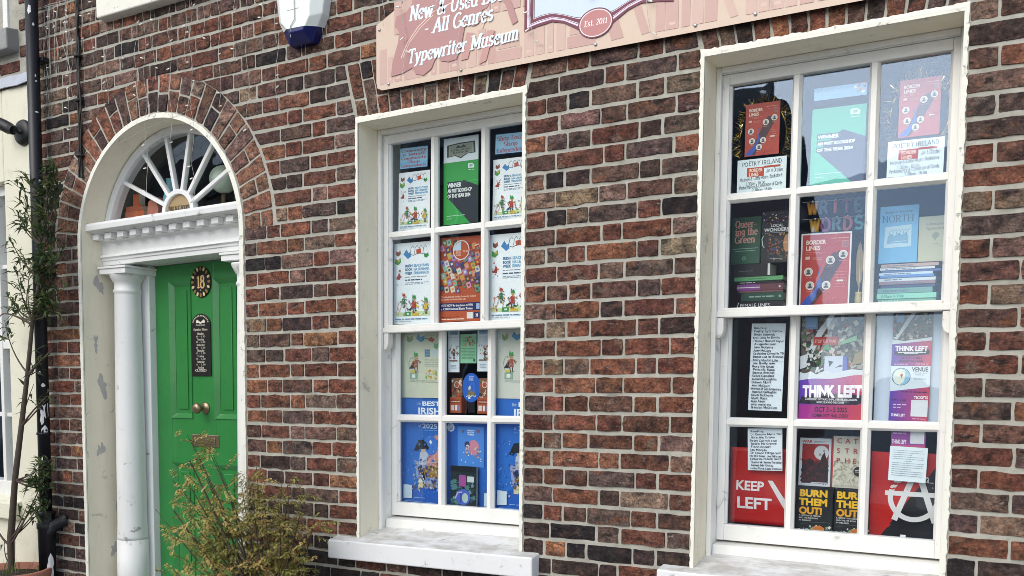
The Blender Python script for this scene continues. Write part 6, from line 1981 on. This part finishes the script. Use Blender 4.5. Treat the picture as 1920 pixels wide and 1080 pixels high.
def think(p):
    rr = random.Random(14)
    p.r(0, .42, 1, 1, '#5a534e')
    crowd(p, .02, .46, .98, .98, 330, CROWD, 5, .03, .09)
    p.poly([(.0, .60), (.10, .62), (.26, .83), (.46, .99), (.54, .99), (.34, .80), (.16, .58), (.10, .5), (0, .48)], '#c9cfd6')
    p.poly([(.06, .86), (.06, .965), (.26, .965), (.26, .85)], '#5f86b8'); p.r(.08, .87, .24, .95, '#7fa3cc')
    p.r(.20, .70, .58, .78, '#a8302c'); p.t('STOP THE WAR', .22, .725, .03, '#d9a59a', bold=.02, wid=.33)
    p.poly([(.60, .70), (.66, .74), (.86, .79), (.86, .74)], '#7fb08a'); p.poly([(.38, .42), (.38, .60), (.70, .60), (.70, .42)], '#c6cde0'); p.poly([(.46, .50), (.44, .56), (.52, .55)], '#2a2c34'); p.poly([(.54, .49), (.62, .52), (.68, .51)], '#4a4c58'); p.poly([(.66, .42), (.66, .60), (.72, .60), (.74, .46)], '#5a5fb4')
    p.poly([(.80, .52), (.98, .54), (.98, .66), (.84, .62)], '#8f7a5a'); p.poly([(.34, .66), (.48, .66), (.44, .71), (.38, .70)], '#3f8f4a')
    crowd(p, .12, .46, .36, .66, 60, ['#1a1c20', '#24282c', '#2f5a3a', '#d0d4d6'], 9, .02, .07)
    p.poly([(0, .36), (0, .455), (.08, .44), (.18, .46), (.26, .43), (.40, .47), (.52, .44), (.64, .46), (.80, .48), (1, .47), (1, .38), (.6, .37), (.3, .36)], '#cfd6de')
    n = 14
    for i in range(n):      # violet to red wash, as printed
        t = i / (n - 1)
        c = tuple(a + (bb - a) * t for a, bb in zip(lin('#5a2fae'), lin('#c23a62')))
        x0, x1 = i / n, (i + 1) / n
        p.put([(x0, 0), (x1, 0), (x1, .375 + .05 * x1 + .008 * math.sin(9 * x1)), (x0, .375 + .05 * x0 + .008 * math.sin(9 * x0))], [(0, 1, 2, 3)], c, 0)
    p.y -= 3e-5
    for i in range(n):
        t = i / (n - 1)
        c = tuple(a + (bb - a) * t for a, bb in zip(lin('#a01f8e'), lin('#c43a4a')))
        x0, x1 = i / n, (i + 1) / n
        p.put([(x0, 0), (x1, 0), (x1, .15), (x0, .15)], [(0, 1, 2, 3)], c, 0)
    p.y -= 3e-5
    p.poly([(0, .16), (.04, .225), (.3, .25), (.7, .26), (.97, .24), (1, .18), (.9, .155), (.4, .15)], '#191022')
    p.t('THINK', .06, .225, .105, '#f4f1f6', bold=.06, wid=.50); p.t('LEFT', .60, .228, .105, '#f4f1f6', bold=.06, wid=.37); p.poly([(.34, .20), (.37, .27), (.40, .23), (.44, .275), (.46, .20)], '#191022')
    p.t('A WEEKEND OF TALKS, IDEAS, DEBATE, DISCUSSION,', .10, .192, .018, '#f0eef2', bold=.02, wid=.80); p.t('MUSIC, FILM AND DISCOURSE', .28, .165, .018, '#f0eef2', bold=.02, wid=.42)
    p.t('OCT 3 - 5 2025', .5, .085, .045, '#241028', al='c', bold=.03, wid=.50); p.t('COMMUNITY HALL, DERRY', .5, .035, .032, '#3a1030', al='c', bold=.03, wid=.56)


sheet('poster', 'large purple Think Left poster with a crowd photograph, middle of right window', 'poster', -.832, -.595, 1.462, 1.870, .268, '#3a3034', think)
sheet('backing_board', 'pale grey blue backing board behind the Think Left flyer, right window', 'board', -.562, -.318, 1.452, 1.868, .276, '#c9d6ea', thick=.003)


def flyer(p):
    p.r(0, .70, 1, 1, '#5f5854'); crowd(p, .02, .72, .98, .98, 120, CROWD, 7, .03, .1); p.poly([(.0, .76), (.1, .77), (.3, .90), (.5, 1), (.6, 1), (.35, .86), (.12, .74)], '#c6ccd2'); p.r(.08, .90, .26, .97, '#6f8fb8')
    p.poly([(0, .68), (0, .745), (.3, .73), (.6, .745), (1, .765), (1, .70)], '#d4dae2')

    def wash(y0, y1, s):
        n = 10
        for i in range(n):
            t = i / (n - 1)
            c = tuple(a + (bb - a) * t for a, bb in zip(lin('#5a34a4'), lin('#c0405e')))
            x0, x1 = i / n, (i + 1) / n
            p.put([(x0, y0), (x1, y0), (x1, y1 + s * x1), (x0, y1 + s * x0)], [(0, 1, 2, 3)], c, 0)
        p.y -= 3e-5
    wash(.505, .70, .035)
    p.poly([(.08, .60), (.06, .635), (.95, .655), (.96, .61), (.5, .595)], '#1c1026'); p.t('THINK LEFT', .5, .64, .045, '#f4f1f6', al='c', bold=.05, wid=.82); p.greek(.16, .622, .86, .007, '#e8e4ec', 2, .006); p.greek(.32, .612, .68, .006, '#e8e4ec', 3, .006)
    p.t('OCT 3 - 5 2025', .5, .567, .022, '#241028', al='c', bold=.03, wid=.54); p.t('COMMUNITY HALL, DERRY', .5, .54, .016, '#241028', al='c', bold=.03, wid=.62); p.greek(.08, .515, .42, .007, '#e0b8d0', 4); p.greek(.62, .518, .94, .007, '#e0b8d0', 5)
    p.r(0, .26, 1, .503, '#d6e3ee'); p.dot(.27, .405, .24, '#3a4a5a', 28); p.dot(.27, .405, .226, '#8fc0dc', 28)
    p.poly([(.06, .40), (.12, .46), (.26, .478), (.36, .46), (.38, .41), (.34, .36), (.24, .33), (.12, .345)], '#dfe6dc'); p.dot(.28, .42, .035, '#b5502f', 10); p.poly([(.25, .415), (.31, .415), (.28, .39)], '#b5502f')
    p.t('VENUE', .54, .455, .038, '#1c2230', bold=.03, wid=.40); p.greek(.58, .437, .92, .006, '#7f8f9f', 6); p.greek(.62, .42, .86, .006, '#7f8f9f', 7); p.greek(.60, .383, .9, .007, '#6f8f9f', 8)
    wash(0, .27, .045)
    p.greek(.3, .262, .94, .010, '#3a1a5a', 9); p.t('TICKETS', .62, .205, .026, '#f0ecf2', bold=.03, wid=.36); p.r(.56, .045, .98, .195, '#dde2e8')
    p.t('OCT 3 - 5 2025', .06, .18, .018, '#241028', bold=.02, wid=.36); p.greek(.10, .145, .44, .009, '#d8c8e0', 10); p.greek(.10, .12, .30, .008, '#d8c8e0', 11); p.greek(.10, .09, .42, .008, '#7a3a8a', 12); p.t('THINK LEFT', .06, .042, .024, '#f4f1f6', bold=.04, wid=.36); p.greek(.6, .02, .94, .007, '#e0b8c8', 13)


sheet('flyer', 'tall purple Think Left flyer with venue map on the pale board', 'flyer', -.508, -.375, 1.470, 1.868, .2655, '#5f5854', flyer, tilt=.012)
sheet('flyer', 'purple flyer mostly covered by a white letter, bottom right pane', 'flyer', -.497, -.380, 1.360, 1.462, .2665, '#8a3f8f', lambda p: (p.r(0, 0, 1, .95, '#8a3f96'), p.r(.0, .0, 1, .22, '#b84a80'), p.greek(.06, .60, .44, .05, '#c8a8d8', 2), p.t('THINK LEFT', .03, .26, .14, '#e8dcec', bold=.04, wid=.42), p.r(.56, .27, .96, .90, '#d5d8e0')))


def letter(p):
    for i in range(13): p.greek(.08 if i != 5 else .4, .88 - i * .06, .92 if i not in (2, 5, 9) else .6, .012, '#8a93a3', i, .01)


sheet('letter', 'white typed letter taped over the black and red flag', 'letter', -.502, -.374, 1.250, 1.377, .263, '#e4f0f8', letter, tilt=.03)


def cloth(name, label, x0, x1, z0, z1, y, col, draw):
    """hung banner: gently waved cloth with its print following the folds"""
    w, h = x1 - x0, z1 - z0
    wave = lambda x, z: .003 * math.sin(x * 26 + z * 9) + .0025 * math.sin(z * 33 + 1.0)
    b = MB()
    n, m = 16, 18
    vs = [(w * i / n, wave(w * i / n, h * j / m), h * j / m) for j in range(m + 1) for i in range(n + 1)]
    b.add(vs, [(j * (n + 1) + i, j * (n + 1) + i + 1, (j + 1) * (n + 1) + i + 1, (j + 1) * (n + 1) + i) for j in range(m) for i in range(n)], lin(col))
    o = b.build(name, M['print'], None, smooth=True)
    o.location = (x0, y, z0)
    tag(o, label, 'banner')
    sm = o.modifiers.new('thickness', 'SOLIDIFY'); sm.thickness = .0008; sm.offset = -1
    p = Print(w, h)
    draw(p)
    me = bpy.data.meshes.new('print_cut')
    bb = p.b
    bm = bmesh.new()
    lay = bm.faces.layers.int.new('c')
    vv = [bm.verts.new(v) for v in bb.v]
    for i, f in enumerate(bb.f):
        try:
            ff = bm.faces.new([vv[k] for k in f]); ff[lay] = i
        except ValueError: pass
    for axis, size, cnt in ((0, w, n), (2, h, m)):
        for k in range(1, cnt):
            co = [0, 0, 0]; no = [0, 0, 0]; co[axis] = size * k / cnt; no[axis] = 1
            bmesh.ops.bisect_plane(bm, geom=bm.verts[:] + bm.edges[:] + bm.faces[:], plane_co=co, plane_no=no)
    q = MB()
    for f in bm.faces: q.add([(v.co.x, v.co.y + wave(v.co.x, v.co.z) - .0008, v.co.z) for v in f.verts], [tuple(range(len(f.verts)))], bb.c[f[lay]])
    bm.free()
    bpy.data.meshes.remove(me)
    q.build('print', M['print'], o)
    return o


def keep(p):
    p.t('KEEP', .10, .44, .125, '#e4dde2', bold=.03, wid=.50); p.t('LEFT', .12, .20, .15, '#e4dde2', bold=.03, wid=.62)
    p.poly([(.66, .58), (.74, .58), (1.0, .30), (1.0, .16)], '#d9d8dc')


cloth('banner', 'red Keep Left banner in the bottom left pane of the right window', -1.102, -.872, 1.042, 1.347, .290, '#b0130f', keep)


def anarchy(p):
    p.poly([(0, 0), (.18, 0), (.30, .15), (.62, .52), (1, .95), (1, 1), (0, 1)], '#b5170f'); p.poly([(.14, 0), (.30, .18), (.62, .55), (1, .92), (1, 0)], '#0b0b14')
    cx, cy = .62, .49
    k = p.w / p.h
    wht = '#d8d9dc'
    p.line([(cx + .33 * math.cos(2 * math.pi * i / 36), cy + .33 * k * math.sin(2 * math.pi * i / 36)) for i in range(37)], .075, wht)
    p.line([(cx - .26, cy - .26), (cx + .03, cy + .34)], .085, wht); p.line([(cx + .30, cy - .26), (cx + .03, cy + .34)], .085, wht); p.line([(cx - .40, cy + .04), (cx + .36, cy + .04)], .07, wht)


cloth('banner', 'red and black banner with a white circled letter A, bottom right pane', -.566, -.322, 1.028, 1.352, .292, '#0b0b14', anarchy)
sheet('tag', 'tiny white tag at the foot of the red and black banner', 'tag', -.452, -.434, 1.043, 1.051, .262, '#e4e6e8')


def war(p):
    p.r(.09, .06, .93, .88, '#96171a'); p.t('WAR', .09, .90, .055, '#a8252a', bold=.03, wid=.32); p.greek(.45, .925, .92, .010, '#8a8f98', 2, .01); p.greek(.45, .905, .8, .008, '#8a8f98', 3, .01)
    p.dot(.70, .70, .23, '#c9ccd2', 26); p.dot(.66, .66, .05, '#8f949c', 8); p.dot(.78, .74, .04, '#8f949c', 8)
    p.poly([(.09, .06), (.93, .06), (.93, .50), (.86, .58), (.80, .72), (.72, .64), (.66, .50), (.52, .46), (.46, .54), (.34, .58), (.20, .52), (.12, .56), (.09, .5)], '#2a0d10')
    crowd(p, .12, .08, .90, .5, 40, ['#1c080a', '#3a1216', '#551418'], 4, .05, .16); p.r(.40, .065, .92, .085, '#c9ccd2'); p.line([(.02, .56), (.18, .52), (.36, .53)], .02, '#3a0c10')


book('book', 'white edged book titled War with a red cover, bottom middle pane', -.842, -.722, 1.203, 1.391, .335, .014, '#cfd5dd', war, lean=.03)


def cata(p):
    rr = random.Random(6)
    p.r(0, 0, .045, 1, '#b0282c')
    for q in range(120): p.rot(rr.uniform(.08, .97), rr.uniform(.08, .52), rr.uniform(.04, .14), rr.uniform(.02, .07), rr.uniform(0, 3), rr.choice(['#b9b7a4', '#a9a896', '#c6c4b4', '#9a9a8a', '#d2d0c2']))
    for i, s in enumerate(('CATA', 'STRO', 'PHE')):
        for j, chh in enumerate(s): p.t(chh, .14 + j * .24, .86 - i * .19, .10, '#b02a30', bold=.012)
    p.dot(.80, .33, .15, '#22242a', 20); p.greek(.70, .345, .9, .012, '#c9c9c2', 2, .008); p.greek(.70, .315, .9, .012, '#c9c9c2', 3, .008); p.t('A HISTORY OF THE FUTURE', .08, .03, .03, '#6a6a62', wid=.8)


book('book', 'grey book titled Catastrophe in red letters, bottom middle pane', -.718, -.592, 1.203, 1.403, .332, .016, '#d3d1c4', cata, lean=.03)


def burn(p):
    rr = random.Random(12)
    for i, (s, w) in enumerate((('BURN', .80), ('THEM', .80), ('OUT!', .66))):
        p.t(s, .05, .80 - i * .185, .145, '#e8b82c' if i < 2 else '#e0a022', bold=.05, wid=w)
    for i in range(3): p.t(('A HISTORY OF FASCISM', 'AND THE FAR RIGHT', 'IN IRELAND')[i], .05, .375 - i * .05, .032, '#d9dadc', bold=.01, wid=(.62, .56, .36)[i])
    for q in range(46): p.rot(rr.uniform(.05, .95), rr.uniform(.02, .18), rr.uniform(.03, .10), rr.uniform(.02, .08), rr.uniform(0, 3), rr.choice(['#3f5f42', '#d9dcd2', '#2a3a30', '#8fa08a', '#c7a13a']))
    p.poly([(.44, .03), (.72, .04), (.80, .14), (.66, .20), (.50, .17)], '#c9762f'); p.line([(.1, .21), (.4, .24), (.7, .27), (.95, .26)], .008, '#5a6a60')


book('book', 'black book titled Burn Them Out in yellow, the left one of two', -.834, -.702, 1.019, 1.203, .296, .026, '#14171c', burn)
book('book', 'black book titled Burn Them Out in yellow, the right one of two', -.694, -.562, 1.019, 1.203, .296, .026, '#14171c', burn)
ris = tag(empty('display_block', (-.71, .325, 1.018)), 'low dark display block holding the upper row of books', 'display block')
MB().box(-.14, .15, 0, .10, 0, .184, lin('#1a1a1c')).build('block', M['tint'], ris)

# oddments on the ledge behind the fanlight
LED = 2.486
flat_book('book', 'terracotta coloured book lying lowest at the left of the fanlight', -4.68, -4.50, LED - .008, LED + .040, .215, .12, '#a8583a')
flat_book('book', 'terracotta coloured book second from bottom at the left of the fanlight', -4.675, -4.51, LED + .0405, LED + .075, .217, .12, '#b8623f')
flat_book('book', 'terracotta coloured book third from bottom at the left of the fanlight', -4.67, -4.53, LED + .0755, LED + .105, .219, .11, '#a35034')
flat_book('box', 'small upright orange box on the books behind the fanlight', -4.62, -4.57, LED + .1055, LED + .175, .23, .05, '#b8552c')['category'] = 'box'
vs_ = tag(empty('patterned_box', (-4.445, .215, LED - .004)), 'pink patterned box behind the left of the fanlight', 'box')
b = MB(); b.prism_y([(-.05, 0), (.05, 0), (.055, .08), (.02, .15), (-.03, .12)], 0, .08, lin('#b5705f')); b.build('box', M['tint'], vs_, bevel=.004)
gl = tag(empty('blue_jug', (-4.34, .27, LED)), 'blue patterned jug behind the fanlight hub', 'jug')
MB().lathe(0, 0, [(.03, 0), (.045, .07), (.048, .13), (.036, .18), (.026, .21), (.032, .24)], 20, lin('#6fa3b4')).build('jug', M['tint'], gl, smooth=True)
gb = tag(empty('desk_globe', (-3.94, .28, LED)), 'pale green globe on a stand behind the right of the fanlight', 'globe')
MB().blob((0, 0, .20), .075, .075, .075, 20, 12, lin('#b4c2b2')).build('ball', M['tint'], gb, smooth=True)
MB().lathe(0, 0, [(.05, 0), (.05, .012), (.012, .02), (.012, .128)], 16, lin('#5a4a38')).build('stand', M['tint'], gb, smooth=True)
